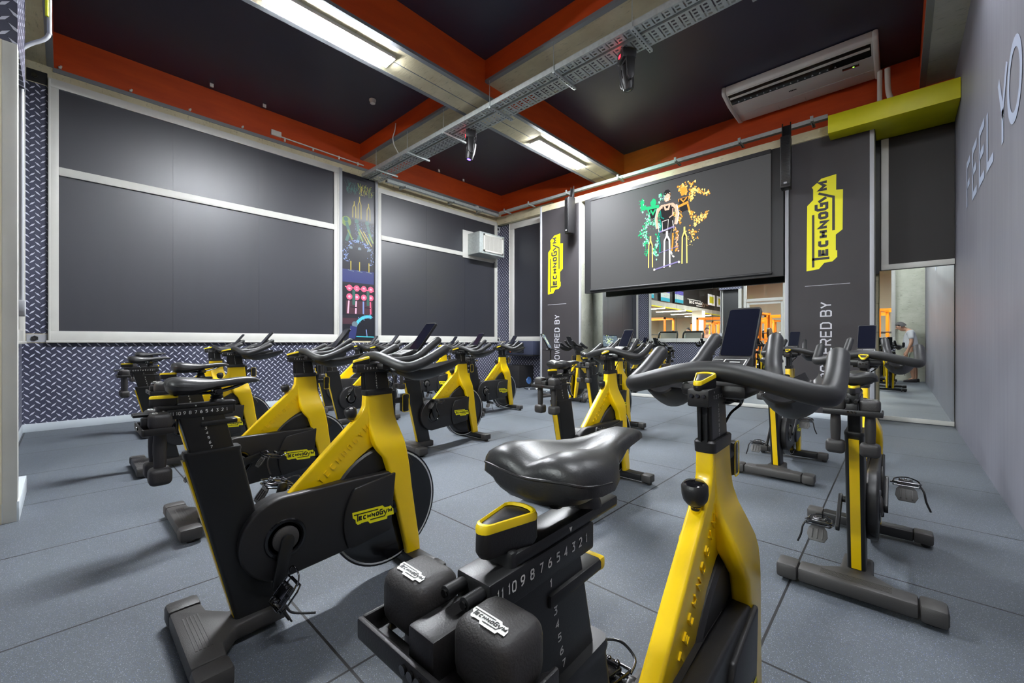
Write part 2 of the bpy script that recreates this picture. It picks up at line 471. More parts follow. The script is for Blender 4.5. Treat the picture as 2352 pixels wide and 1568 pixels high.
def build_bike():
    t = thing('spin_bike', '', 'exercise bike', group='yellow spin bikes set out in rows')
    # --- feet
    b = MB()
    b.prism([(-.2, .0), (.2, .0), (.2, .1), (.13, .105), (.06, .16), (.055, .335), (-.055, .335), (-.06, .16), (-.13, .105), (-.2, .1)], .02, .082, 'z', 0, .012)
    for i in range(5): b.span(-.12, .12, .028 + i * .011, .033 + i * .011, .081, .0835)
    rf = obj('rear_foot', b, 'foot', t)
    for s in (-1, 1):
        c = MB(); c.span(s * .201, s * .285, -.004, .104, .014, .085, 0, .016); c.lathe([(.018, .0), (.022, .006), (.022, .016)], 14, 0, Matrix.Translation((s * .245, .05, 0)))
        obj('end_cap', c, 'foot', rf)
    b = MB(); b.span(-.2, .2, .875, .955, .022, .076, 0, .008)
    ff = obj('front_foot', b, 'black_metal', t)
    for s in (-1, 1):
        c = MB(); c.span(s * .2, s * .28, .871, .959, .02, .08, 0, .012); c.lathe([(.016, 0), (.02, .006), (.02, .022)], 14, 0, Matrix.Translation((s * .25, .915, 0)))
        obj('end_cap', c, 'foot', ff)
        w = MB(); w.tube([(s * .18, .965, .03), (s * .2, .965, .03)], .024, 16, 0)
        obj('transport_wheel', w, 'black', ff)
    # --- rear tube, post
    def ring(z, y0, y1, hx, r=.02, x0=0.0): return [(x0 + p[0], (y0 + y1) / 2 + p[1], z) for p in rrect(hx, (y1 - y0) / 2, r)]
    b = MB(); b.loft([ring(.07, .166, .312, .033, .014), ring(.40, .0875, .2475, .033, .014), ring(.712, .013, .183, .033, .014), ring(.722, .011, .185, .035, .015), ring(.73, .013, .183, .033, .014)])
    st = obj('seat_tube', b, 'black_metal', t)
    b = MB(); b.loft([[(x, y, z) for x, y, z in ((-.0175, .161, .085), (.0175, .161, .085), (.0175, .17, .085), (-.0175, .17, .085))],
                      [(x, y, z) for x, y, z in ((-.0175, .0085, .70), (.0175, .0085, .70), (.0175, .018, .70), (-.0175, .018, .70))]])
    obj('rear_stripe', b, 'yellow', st)
    b = MB(); b.loft([ring(.66, .045, .178, .022, .005), ring(.865, -.004, .129, .022, .005)])
    b.span(-.006, .006, -.006, .0, .80, .86)
    sp = obj('seat_post', b, 'black_metal', t)
    b = MB()
    for i, ch in enumerate('1234567'):
        z = .845 - i * .0175; yc = .062 + (.862 - z) * .24
        b.polys(glyph(ch, yc - .0035, z - .005, .007, .010, .0016), lambda u, v: (.0224, u, v))
    obj('height_scale', b, 'white_ink', sp, fix=False)
    b = MB(); b.span(-.024, .024, -.035, .158, .852, .8865, 0, .003); b.span(-.014, .014, .15, .168, .858, .885, 0, .003)
    b.span(-.027, .027, .06, .178, .818, .834, 0, .004)
    sl = obj('slider_rail', b, 'black_metal', t)
    b = MB()
    for i in range(11):
        x, _ = text(str(i + 1), .0115, .0072, .0018, .002, 0, 0)
        w = .0072 * (2 if i >= 9 else 1)
        b.polys(x, lambda u, v, i=i, w=w: (.0246, .140 - i * .0158 - w / 2 + u, .866 + v))
    obj('number_scale', b, 'white_ink', sl, fix=False)
    b = MB(); b.span(-.0275, .0275, .168, .182, .8175, .8345, 0, .004)
    obj('lever_trim', b, 'yellow', sl)
    # --- sliding saddle group (shifted per bike)
    b = MB(); b.span(-.022, .022, -.055, .168, .8855, .901, 0, .004); b.span(-.021, .021, -.060, -.046, .862, .903, 0, .005)
    for s in (-1, 1): b.tube([(s * .0135, -.118, .876), (s * .0135, -.055, .876)], .0066, 10)
    b.lathe([(.024, .899), (.022, .908), (.018, .912), (.021, .917), (.017, .922), (.020, .927), (.015, .933), (.014, .955)], 16, 0, Matrix.Translation((0, .112, 0)))
    ca = obj('saddle_carriage', b, 'black_metal', t)
    b = MB(); b.prism([(.043, .896), (.049, .8955), (.046, .890)], .0218, .0226, 'x')
    obj('pointer_mark', b, 'white_ink', ca)
    for s in (-1, 1):
        b = MB(); b.lathe([(.004, 0), (.004, .003)], 8, 0, Matrix.Translation((s * .0135, -.1175, .876)) @ Matrix.Rotation(PI / 2, 4, 'X'))
        obj('screw', b, 'chrome', ca)
    def tear(y0, y1, hw0, hw1, k=8):
        pts = []
        for i in range(k + 1): a = R(-90 - 90 + 180 * 0 + 180 * i / k) ; pts.append((hw0 * math.cos(R(180 + 180 * i / k)), y0 + hw0 + hw0 * math.sin(R(180 + 180 * i / k))))
        for i in range(k + 1): pts.append((hw1 * math.cos(R(180 * i / k)), y1 - hw1 * .6 + hw1 * .6 * math.sin(R(180 * i / k))))
        return pts
    def knob(name, y0, y1, hw0, hw1, z0, z1, par, slope=0.0):
        pl = tear(y0, y1, hw0, hw1); cy = (y0 + y1) / 2
        def sc(k): return [((x) * k, cy + (y - cy) * k) for x, y in pl]
        b = MB(); b.loft([[(x, y, z) for x, y in sc(k)] for k, z in ((.9, z0), (1, z0 + .006), (.98, z1 - .005), (.7, z1 - .001), (.3, z1))])
        b.v = [(x, y, z + (y - cy) * slope * (z > z0 + .01)) for x, y, z in b.v]
        o = obj(name, b, 'black', par)
        b = MB(); b.loft([[(x, y, z) for x, y in sc(k)] for k, z in ((1.0, z1 - .008), (1.0, z1 - .003), (.95, z1 + .0005), (.86, z1 + .0012), (.8, z1 - .0015))], caps=False)
        b.v = [(x, y, z + (y - cy) * slope) for x, y, z in b.v]
        obj('yellow_rim', b, 'yellow_trim', o)
        return o
    knob('saddle_knob', -.078, .000, .010, .0225, .900, .934, t)
    # saddle
    secs = [(-.034, .040, .980, .962), (-.031, .060, .990, .946), (-.020, .074, .996, .935), (.005, .080, .998, .930), (.035, .079, .994, .930),
            (.065, .070, .989, .938), (.090, .056, .986, .943), (.115, .043, .985, .949), (.145, .034, .986, .953), (.18, .0295, .987, .957), (.212, .026, .986, .960), (.235, .021, .981, .962), (.248, .012, .974, .964), (.252, .004, .969, .966)]
    b = MB(); rings = []
    for y, w, zt, zb in secs:
        r = []
        for i in range(24):
            a = 2 * PI * i / 24; ca_, sa = math.cos(a), math.sin(a)
            if sa >= 0:
                x = w * math.copysign(abs(ca_) ** .8, ca_); z = zb + (zt - zb) * (.35 + .65 * sa ** .6)
                gro = .016 * math.exp(-(x / .021) ** 2) * (1 if y < .09 else max(0, 1 - (y - .09) / .10)); z -= gro
            else:
                x = w * .82 * math.copysign(abs(ca_) ** .8, ca_); z = zb + (zt - zb) * .35 * (1 + sa)
            r.append((x, y, z))
        rings.append(r)
    b.loft(rings)
    sd = obj('saddle', b, 'saddle', t, ang=60)
    b = MB()
    for s in (-1, 1):
        b.tube(smooth([(s * .034, -.005, .952), (s * .026, .03, .938), (s * .022, .10, .934), (s * .018, .16, .946), (s * .012, .20, .962)], 5), .0035, 8)
    b.span(-.03, .03, .098, .126, .926, .948, 0, .005); b.tube([(-.034, .112, .938), (.034, .112, .938)], .008, 12)
    for s in (-1, 1): b.ell((s * .03, -.012, .945), (.014, .012, .012), 0, 10, 6)
    obj('saddle_rails', b, 'gloss_black', sd)
    b = MB(); b.tube(smooth([(-.078, .03, .962), (-.074, -.016, .968), (-.05, -.0335, .972), (0, -.036, .968), (.05, -.0335, .972), (.074, -.016, .968), (.078, .03, .962)], 5), .0016, 6)
    obj('seam', b, 'black', sd)
    # dumbbell rack
    b = MB()
    hp = [(.096, -.085), (.096, -.026), (.092, -.018), (.082, -.018), (.078, -.026), (.078, -.078), (.074, -.082), (.038, -.082), (.034, -.078), (.033, -.026), (.03, -.018), (.026, -.03)]
    b.prism([(.088, -.1)] + hp + [(-x, y) for x, y in hp[::-1]] + [(-.088, -.1)], .818, .828, 'z', 0, .002)
    b.span(-.096, .096, -.106, -.099, .818, .840, 0, .003)
    for s in (-1, 1): b.span(s * .0905, s * .0965, -.1, -.022, .818, .840, 0, .0028)
    b.span(-.019, .019, -.098, -.03, .825, .864, 0, .004)
    rk = obj('dumbbell_rack', b, 'black', t)
    b = MB()
    for x in (-.011, .0, .011): b.lathe([(.0036, 0), (.0045, .004)], 10, 0, Matrix.Translation((x, -.105, .832)) @ Matrix.Rotation(PI / 2, 4, 'X'))
    obj('bolts', b, 'chrome', rk)
    # --- frame
    b = MB()
    body = [(.345, .486), (.48, .615), (.622, .744), (.668, .786), (.683, .815), (.686, .872), (.825, .880), (.838, .78), (.83, .70), (.775, .635), (.711, .617), (.642, .574), (.56, .478)]
    b.prism(body, -.0195, .0195, 'x', 0, .007, seg=3)
    leg = [(.872, .690, .826, .0, .020), (.80, .695, .835, .0, .0215), (.76, .697, .840, .0, .025), (.72, .700, .848, .0, .036), (.68, .703, .857, .002, .054), (.64, .712, .866, .014, .070), (.61, .725, .872, .026, .0755),
           (.57, .757, .880, .032, .0775), (.50, .780, .893, .032, .0765), (.40, .803, .907, .032, .074), (.25, .840, .932, .032, .071), (.12, .872, .954, .032, .069), (.07, .880, .958, .032, .068)]
    for s in (-1, 1):
        b.loft([[(s * ((xi + xo) / 2 + p[0]), (yr + yf) / 2 + p[1], z) for p in rrect((xo - xi) / 2, (yf - yr) / 2, .012)] for z, yr, yf, xi, xo in leg])
    b.lathe([(.012, -.05), (.011, .03), (.0125, .034)], 14, 0, Matrix.Translation((0, .636, .728)) @ Matrix.Rotation(R(10), 4, 'X'))
    fr = obj('frame', b, 'yellow', t, ang=50)
    # raised lettering along the diagonal
    tx, wd = text('TECHNOGYM', .027, .0185, .0032, .0165)
    a = math.atan2(.744 - .486, .622 - .345); ca_, sa = math.cos(a), math.sin(a)
    b = MB()
    for p in tx:
        q = [(.474 + u * ca_ * 1.0 - (v - .015) * sa, .517 + u * sa + (v - .015) * ca_) for u, v in p]
        b.prism(q, .0188, .0232, 'x')
    obj('raised_lettering', b, 'yellow', fr)
    b = MB(); b.loft([ring(.866, .684, .829, .0235, .014), ring(.889, .682, .832, .0245, .014), ring(.893, .686, .828, .022, .012)])
    b.span(-.017, .017, .826, .846, .735, .88, 0, .005)
    obj('collar', b, 'black', t)
    # tension knob
    b = MB(); b.lathe([(.010, .012), (.011, .022), (.019, .027), (.025, .036), (.0275, .048), (.0275, .066), (.022, .073), (.001, .075)], 24, 0, Matrix.Translation((0, .632, .742)) @ Matrix.Rotation(R(10), 4, 'X'))
    kn = obj('tension_knob', b, 'black', t)
    b = MB(); b.lathe([(.022, .0725), (.015, .0765), (.001, .0778)], 24, 0, Matrix.Translation((0, .632, .742)) @ Matrix.Rotation(R(10), 4, 'X'))
    obj('gloss_cap', b, 'gloss_black', kn)
    # clamp lever
    b = MB(); b.tube([(0, .84, .825), (0, .895, .825)], .014, 14); b.span(-.016, .016, .885, .925, .765, .855, 0, .009)
    lv = obj('clamp_lever', b, 'black', t)
    b = MB(); b.loft([[(x, .9055 + p[0], .81 + p[1]) for p in rrect(k, k2, .01)] for x, k, k2 in ((.0155, .021, .046), (.0175, .021, .046), (.0175, .0185, .0435), (.0155, .0185, .0435))], caps=False)
    obj('yellow_rim', b, 'yellow_trim', lv)
    # --- flywheel, guard, cover
    Tx = Matrix.Translation((0, FY, FZ)) @ Matrix.Rotation(PI / 2, 4, 'Y')
    b = MB(); b.lathe([(.03, -.021), (.20, -.017), (.215, -.021), (FR, -.021), (FR, .021), (.215, .021), (.20, .017), (.03, .021)], 56, 0, Tx)
    fw = obj('flywheel', b, 'gloss_black', t)
    b = MB()
    for s in (-1, 1): b.lathe([(FR - .016, s * .0212), (FR - .012, s * .0222), (FR - .008, s * .0212)], 56, 0, Tx, caps=False)
    obj('rim_line', b, 'silver_line', fw)
    b = MB(); b.tube([(-.06, FY, FZ), (.06, FY, FZ)], .02, 16)
    for s in (-1, 1): b.span(s * .03, s * .06, FY - .03, .86, FZ - .03, FZ + .03, 0, .004)
    obj('axle', b, 'black_metal', fw)
    b = MB(); rings = []
    for i in range(17):
        a = R(38 + 122 * i / 16); c_, s_ = math.cos(a), math.sin(a)
        pr = [(-.03, .19), (-.03, .288), (-.022, .297), (.022, .297), (.03, .288), (.03, .19), (.025, .19), (.025, .283), (-.025, .283), (-.025, .19)]
        rings.append([(x, FY + r * c_ * (1 if c_ < 0 else .62), FZ + r * s_) for x, r in pr])
    b.loft(rings)
    obj('wheel_guard', b, 'black', t)
    def caps_poly(rr=.162, n=22):
        pts = []
        for i in range(n + 1):
            a = R(82 + (262 - 82) * i / n); pts.append((CY + .004 + rr * math.cos(a), CZ + .003 + rr * math.sin(a)))
        return pts + [(.60, .209), (.783, .229), (.812, .502), (.60, .508)]
    b = MB(); cp = caps_poly(); b.prism(cp, .031, .074, 'x', 0, .009, seg=3)
    b.prism([(y, z) for y, z in caps_poly(.15)], -.034, .031, 'x')
    # raised disc zone over the wheel
    arc = []
    for i in range(13):
        a = R(142 + (218 - 142) * i / 12); y, z = FY + .245 * math.cos(a), FZ + .245 * math.sin(a)
        arc.append((y, min(max(z, .2 + (y - .4) * .06), .497)))
    b.prism(arc + [(.778, .234), (.806, .497)], .07, .0865, 'x', 0, .006)
    cv = obj('chain_guard', b, 'black', t)
    ls = .205; sl_ = -.02
    b = logo_mb(lambda u, v, h: (.0872 + h, .588 + u * ls, .300 + v * ls - u * .010))
    obj('logo_plate', b, ['logo_yellow', 'black_ink'], cv, fix=False)
    TH = Matrix.Translation((.0735, CY, CZ)) @ Matrix.Rotation(PI / 2, 4, 'Y')
    b = MB(); b.lathe([(.078, .0), (.074, .0065), (.066, .007), (.060, .0015)], 40, 0, TH, caps=False); b.lathe([(.060, .0012), (.001, .0012)], 40, 0, TH)
    hu = obj('crank_hub', b, 'gloss_black', cv)
    b = MB(); b.lathe([(.049, .0013), (.048, .008), (.04, .0125), (.024, .016), (.001, .017)], 36, 0, TH); obj('hub_cap', b, 'foot', hu)
    # cranks with pedals
    for s in (1, -1):
        x0 = .098 if s > 0 else -.07
        b = MB()
        b.prism([(.025 * math.cos(R(a)), .025 * math.sin(R(a))) for a in range(0, 181, 20)] + [(.019 * math.cos(R(a)), -.165 + .019 * math.sin(R(a))) for a in range(180, 361, 20)], -.0075, .0075, 'x', 0, .003)
        b.tube([(-s * .02, 0, 0), (0, 0, 0)], .016, 14)
        cr = obj('crank_arm', b, 'black_metal', t, (x0, CY, CZ))
        b = MB()
        b.tube([(0, 0, 0), (s * .1, 0, 0)], .006, 10)
        b.span(s * .025, s * .085, -.032, .032, -.010, .010, 0, .004)
        for y in (-.026, .026):
            b.span(s * .03, s * .08, y - .008, y + .008, .008, .017, 0, .003)
            for x in (.036, .055, .074): b.ell((s * x, y, .017), (.006, .006, .005), 0, 8, 5)
        for z in (.004, -.012):
            b.tube([(s * p[0], p[1], z) for p in ((.015, -.05), (.1, -.05), (.108, -.03), (.108, .03), (.1, .05), (.015, .05), (.012, .03), (.012, -.03))], .0035, 8, closed=True)
        b.tube(smooth([(s * .012, .045, 0), (s * .018, .075, .018), (s * .06, .088, .03), (s * .1, .075, .018), (s * .106, .045, 0)], 5), .0032, 8)
        pd = obj('pedal', b, 'chrome', cr, (s * .012, 0, -.165))
        b = MB(); TT = Matrix.Translation((s * .058, -.035, -.012)) @ Matrix.Rotation(R(68), 4, 'X')
        pl = [(-.022, 0), (.022, 0), (.036, -.02), (.04, -.05), (.028, -.075), (-.028, -.075), (-.04, -.05), (-.036, -.02)]
        b.prism(pl, -.003, .003, 'z', 0, .001, TT)
        for x in (-.02, 0, .02): b.box((x, -.042, .005), (.006, .045, .005), 0, .001, TT)
        obj('pedal_plate', b, 'foot', pd)
        b = MB(); b.tube(smooth([(s * .106, -.02, -.004), (s * .118, -.03, -.03), (s * .125, -.02, -.07), (s * .14, .0, -.11)], 5), [.0045] * 16, 6)
        obj('strap', b, 'black', pd)
    # --- front post, slider, handlebar
    b = MB(); b.loft([ring(.80, .697, .826, .0165, .005), ring(.90, .690, .812, .0165, .005), ring(.99, .680, .798, .0165, .005)])
    for s in (-1, 1): b.span(s * .005, s * .009, .678, .69, .893, .978)
    ps = obj('handlebar_post', b, 'black_metal', t)
    b = MB()
    for i, ch in enumerate('1234567'):
        z = .970 - i * .0118; b.polys(glyph(ch, .732 + (1 - z) * .1, z - .0045, .006, .0085, .0015), lambda u, v: (.0168, u, v))
    b.polys([[(.728, .984), (.748, .984), (.748, .9855), (.728, .9855)]], lambda u, v: (.0168, u, v))
    obj('height_scale', b, 'white_ink', ps, fix=False)
    b = MB(); b.span(-.023, .023, .642, .83, .975, 1.014, 0, .004)
    hs = obj('handlebar_slider', b, 'black', t)
    b = MB()
    for x in (-.013, 0, .013): b.lathe([(.0042, 0), (.0042, .004)], 10, 0, Matrix.Translation((x, .641, 1.0)) @ Matrix.Rotation(PI / 2, 4, 'X'))
    obj('bolts', b, 'chrome', hs)
    b = MB()
    for i, ch in enumerate('1234567'): b.polys(glyph(ch, .675 + i * .0155, 990e-3, .006, .009, .0015), lambda u, v: (.0236, u, v))
    b.polys([[(.678, 1.008), (.682, 1.008), (.680, 1.003)]], lambda u, v: (.0236, u, v))
    obj('number_scale', b, 'white_ink', hs, fix=False)
    knob('handlebar_knob', .634, .712, .010, .0225, 1.012, 1.040, t, .24)
    b = MB()
    half = [(0, .742, 1.050), (.06, .744, 1.044), (.13, .752, 1.026), (.185, .765, 1.010), (.214, .783, 1.004), (.223, .815, 1.008), (.225, .88, 1.03), (.225, .94, 1.058), (.224, .99, 1.083)]
    path = smooth([(-x, y, z) for x, y, z in half[:0:-1]] + half, 5)
    b.tube(path, .0235, 18, round_end=True)
    hb = obj('handlebar', b, 'grip', t, ang=70)
    for s in (-1, 1):
        b = MB(); b.tube(smooth([(s * .115, .752, 1.032), (s * .115, .81, 1.028), (s * .104, .89, 1.036), (s * .094, .94, 1.055), (s * .087, .99, 1.086), (s * .080, 1.055, 1.126)], 5), .0195, 16, round_end=True)
        obj('inner_grip', b, 'grip', hb, ang=70)
    b = MB(); b.span(-.075, .075, .74, .90, .985, 1.02, 0, .014); b.span(-.03, .03, .79, .86, .965, 1.0, 0, .008)
    b.tube([(-.05, .79, .985), (.05, .79, .985)], .012, 12)
    obj('stem_housing', b, 'black', hb)
    b = MB()
    for k in range(3): b.tube(smooth([(-.02 + .012 * k, .80, 1.0), (.035 + .01 * k, .775, .985 + .004 * k), (.05, .80, .97), (.02, .83, .94), (.0, .835, .90)], 4), .003, 6)
    obj('cables', b, 'gloss_black', hb)
    # drink and towel cradles under the bars
    for s in (-1, 1):
        b = MB(); nu, nv = 14, 10; top = []; bot = []
        for i in range(nu + 1):
            u = i / nu; y = .762 + .37 * u; hw = (.062 * math.sin(PI * min(.5, .14 + u * .9)) ** .7) * (1 if u < .45 else 1 - .74 * ((u - .45) / .55) ** 1.2); cx = .138 + .018 * u
            rim = .988 + .014 * max(0, 1 - u / .3) + .044 * max(0, (u - .30) / .70) ** 1.2
            dep = .054 * math.sin(PI * min(1, .03 + u * .91)) ** .55
            ra, rb = [], []
            for j in range(nv + 1):
                v = -1 + 2 * j / nv
                z = rim - dep * (1 - abs(v) ** 2.2)
                ra.append((s * (cx + hw * v), y, z)); rb.append((s * (cx + hw * v * 1.03), y, z - .006))
            top.append(ra); bot.append(rb)
        b.loft([top[i] + bot[i][::-1] for i in range(nu + 1)])
        obj('cradle', b, 'black', hb, ang=60)
    # console with the tablet-like screen
    b = MB(); b.prism([(.86, 1.03), (.955, 1.048), (.96, 1.072), (.93, 1.08), (.86, 1.055)], -.046, .046, 'x', 0, .006)
    T0 = Matrix.Translation((0, .952, 1.060)) @ Matrix.Rotation(R(-39), 4, 'X')
    b.loft([[(p[0], y, .10 + p[1]) for p in rrect(.043, .102, .010)] for y in (-.006, .007)], T=T0)
    co = obj('console', b, 'black', hb)
    b = MB(); b.loft([[(p[0], y, .108 + p[1]) for p in rrect(.040, .087, .007)] for y in (-.0072, -.006)], T=T0)
    obj('screen', b, 'screen', co)
    b = MB()
    b.prism([(-.04, .868), (-.014, .868), (-.014, .902), (-.04, .902)], 1.0655, 1.0665, 'z', 0)
    fr_ = [(-.010, .868), (.04, .868), (.04, .902), (-.010, .902), (-.010, .868)]
    m2 = MB(); m2.polys(ribbon(fr_, .0025) + ribbon([(.004, .885), (.028, .885)], .004) + ribbon([(-.038, .870), (-.016, .870)], .002) + ribbon([(-.038, .900), (-.016, .900)], .002), lambda u, v: (u, v, 1.0562 + (v - .86) * .365 + .001))
    obj('instruction_marks', m2, 'white_ink', co, fix=False)
    return t

def build_dumbbell():
    t = thing('dumbbell', '', 'dumbbell', group='dumbbells hung behind the saddles')
    b = MB(); b.lathe([(.0145, .04), (.0165, .06), (.0185, .105), (.0185, .13), (.0165, .165), (.0145, .185)], 18)
    obj('handle', b, 'dumb', t)
    for z in (.0, .179):
        b = MB(); b.box((0, 0, z + .0275), (.066, .060, .056), 0, .016, seg=4)
        h = obj('head', b, 'dumb', t, ang=70)
        if z > .1:
            l = .044
            lg = logo_mb(lambda u, v, hh: (-l / 2 + u * l, -.020 + v * l, z + .0560 + hh * .6), .0006)
            obj('logo_mark', lg, ['white_ink', 'black_ink'], h, fix=False)
    return t

# X, Y of the rear foot, turn, right crank angle, saddle shift, label, short name for the dumbbells
BIKES = [
 (-.310, .31, R(1.3), -60, .06, 'spin bike nearest the camera, cut off by the bottom edge, big black saddle', 'the cut-off foreground spin bike'),
 (-1.84, .27, 0, -13, .0, 'complete yellow spin bike left of the foreground bike, its number scale facing us', 'the complete bike left of the foreground bike'),
 (-3.15, .43, 0, 105, .03, 'yellow spin bike partly hidden directly behind the complete near bike', 'the bike hidden behind the complete near bike'),
 (-4.80, .40, 0, 60, .0, 'spin bike second from the large dark window in the nearest row', 'the nearest-row bike second from the window'),
 (-6.60, .60, 0, 60, .0, 'spin bike closest to the large dark window in the nearest row', 'the nearest-row bike closest to the window'),
 (-.14, 2.29, 0, 125, .01, 'spin bike seen from behind beside the grey wall, yellow stripe on its rear tube', 'the bike seen from behind beside the grey wall'),
 (-1.68, 2.20, 0, 150, .04, 'spin bike beyond the foreground saddle, seen from behind with bars turned right', 'the bike beyond the foreground saddle'),
 (-3.65, 2.32, 0, 195, .0, 'middle-row spin bike side-on in the centre, pedal raised in front of its guard', 'the side-on bike in the centre'),
 (-5.50, 2.32, 0, 178, .0, 'middle-row spin bike with raised pedal, seen between two near head tubes', 'the bike between two near head tubes'),
 (-6.75, 2.68, 0, 40, .0, 'middle-row spin bike nearest the photo-collage panel, mostly hidden', 'the middle-row bike nearest the photo collage'),
 (-.755, 3.90, 0, 128, .0, 'spin bike standing alone before the wide black banner, seen from behind', 'the bike before the wide black banner'),
 (-2.64, 4.11, 0, 20, .0, 'far-row spin bike hidden behind the bars of the bike beyond the foreground saddle', 'the far-row bike below the projection screen'),
 (-4.76, 4.13, 0, 4, .0, 'small far-row spin bike side-on near the black subwoofer, pedal down', 'the far-row bike near the subwoofer'),
 (-6.45, 4.23, 0, 2, .0, 'far-row spin bike farthest left, bare round crank hub in view', 'the far-row bike with the bare crank hub'),
 (-4.47, 7.41, PI, 30, .0, "instructor's spin bike facing the others from below the projection screen", "the instructor's bike facing the others"),
]
bike0 = build_bike(); db0 = build_dumbbell()
first = True
for X, Y, rz, ang, sh, label, short in BIKES:
    bk = bike0 if first else copy_tree(bike0)
    bk.location = (X, Y, 0); bk.rotation_euler = (0, 0, rz); bk['label'] = label
    BK = bk
    for ch in bk.children:
        n = ch.name.split('.')[0]
        if n in ('saddle_carriage', 'saddle'): ch.location.y = sh * (1.25 if n == 'saddle' else 1)
        if n == 'saddle_knob': ch.location.y = sh * .85
        if n == 'crank_arm':
            a = R(ang) if ch.location.x > 0 else R(ang + 180)
            ch.rotation_euler.x = a
            for p in ch.children: p.rotation_euler.x = -a + R(48 if X == -1.84 and ch.location.x > 0 else -14)
    for s, side in ((1, 'right'), (-1, 'left')):
        d = db0 if first and s == 1 else copy_tree(db0)
        o = Vector((s * .056, -.056, .650)); o.rotate(Matrix.Rotation(rz, 3, 'Z'))
        d.location = (X + o.x, Y + o.y, o.z); d.rotation_euler = (0, 0, rz)
        d['label'] = '%s-hand dumbbell racked on %s' % (side, short)
    first = False
# ------------------------------------------------------------------ the room
XL, XR, YB, YF, ZC = -7.876, .545, 8.0, -.36, 5.06
b = MB(); b.span(-13, 6, -14, 8.12, -.12, 0); struct('floor', b, 'floor')
b = MB(); b.span(XL - .25, XR + .2, YF, 8.3, ZC, ZC + .15); struct('ceiling', b, 'ceiling')
# left wall: tread-plate print on the dado, concrete band, orange band
b = MB(); b.span(XL - .15, XL, YF - .1, 8.15, 0, ZC, 0); b.span(XL, XL + .004, YF, YB, .1, 1.10, 1); b.span(XL, XL + .004, YF, -.145, 1.22, 4.34, 1); b.span(XL, XL + .004, 7.855, YB, 1.22, 4.22, 1)
b.span(XL, XL + .006, -.1, 8.05, 4.60, ZC, 2); b.span(XL, XL + .012, -.1, 8.05, 4.545, 4.60, 3)
struct('wall_left', b, ['concrete', 'tread', 'orange', 'steel_trim'])
b = MB(); b.span(XL, XL + .018, YF, YB, 0, .1, 0, .002); struct('baseboard_left', b, 'white_paint')
# printed bolt strips that close the corner panels
def bolt_strip(label, y0, y1, z0, z1, mat, n=1):
    t = thing('bolt_strip', label, 'wall panel', (XL + .004, (y0 + y1) / 2, z0))
    b = MB(); b.span(0, .004, y0 - (y0 + y1) / 2, y1 - (y0 + y1) / 2, 0, z1 - z0); obj('strip', b, mat, t)
    T = Matrix.Translation((.004, -.02, (z1 - z0) / 2)) @ Matrix.Rotation(PI / 2, 4, 'Y')
    b = MB(); b.lathe([(.034, 0), (.034, .012)], 6, 0, T); b.lathe([(.02, .012), (.018, .018), (.001, .019)], 14, 0, T); obj('bolt_head', b, 'chrome', t)
bolt_strip('pale steel strip with one hex bolt below the left corner panel', YF + .04, -.147, 1.11, 1.21, 'alu_grey')
bolt_strip('black steel strip with one hex bolt above the left corner panel', YF + .04, -.147, 4.35, 4.5, 'black_metal')
bolt_strip('small steel strip with bolt under the corner panel by the far window', 7.857, 7.995, 1.11, 1.21, 'alu_grey')
bolt_strip('small steel strip with bolt at the top of the far corner panel', 7.857, 7.995, 4.05, 4.2, 'alu_grey')

def window(name, y0, y1, zs, axis='y', x=XL, sgn=1, pane='dark_film', seams=(), fw=.09, glass=False):
    """framed window in the plane x (axis 'y') or y=x (axis 'x'); zs = bottom, transom low, transom high, top of the panes"""
    e = sempty(name)
    def sp(b, a0, a1, d0, d1, z0, z1, m=0, bev=0.0):
        if axis == 'y': b.span(x + sgn * d0, x + sgn * d1, a0, a1, z0, z1, m, bev)
        else: b.span(a0, a1, x + sgn * d0, x + sgn * d1, z0, z1, m, bev)
    z0, z1, z2, z3 = zs
    b = MB()
    sp(b, y0, y1, 0, .035, z0 - .12, z0, 0, .004); sp(b, y0, y1, 0, .035, z3, z3 + fw + .02, 0, .004)
    sp(b, y0, y0 + fw, 0, .035, z0, z3, 0, .004); sp(b, y1 - fw, y1, 0, .035, z0, z3, 0, .004)
    if z2 > z1: sp(b, y0 + fw, y1 - fw, 0, .04, z1, z2, 0, .004)
    for a in ((y0, y0 + .02), (y1 - .02, y1)): sp(b, a[0], a[1], .0, .05, z0 - .12, z3 + fw, 0, .003)
    obj('window_frame', b, 'alu', e)
    b = MB(); sp(b, y0 - .02, y1 + .02, 0, .06, z0 - .15, z0 - .12, 0, .004); obj('window_sill', b, 'alu', e)
    for a, c in (((z0, z1), (z2, z3)) if z2 > z1 else ((z0, z3),)):
        cuts = [y0 + fw] + [s for s in seams if y0 + fw < s < y1 - fw] + [y1 - fw]
        b = MB()
        for i in range(len(cuts) - 1): sp(b, cuts[i] + (.002 if i else 0), cuts[i + 1] - .002 * (i < len(cuts) - 2), .002, .010, a, c)
        if len(cuts) > 2: sp(b, y0 + fw, y1 - fw, .001, .006, a, c)
        obj('window_pane', b, pane, e)
    return e
window('window_1', -.14, 3.575, (1.255, 3.24, 3.345, 4.34), seams=(1.09, 2.22))
window('window_2', 4.385, 7.855, (1.245, 3.225, 3.32, 4.19), seams=(5.6, 6.75), fw=.08)
b = MB(); b.span(XL, XL + .05, 3.58, 3.635, 1.12, 4.45, 0, .004); b.span(XL, XL + .05, 4.33, 4.38, 1.12, 4.40, 0, .004); struct('trim_1', b, 'alu_grey')

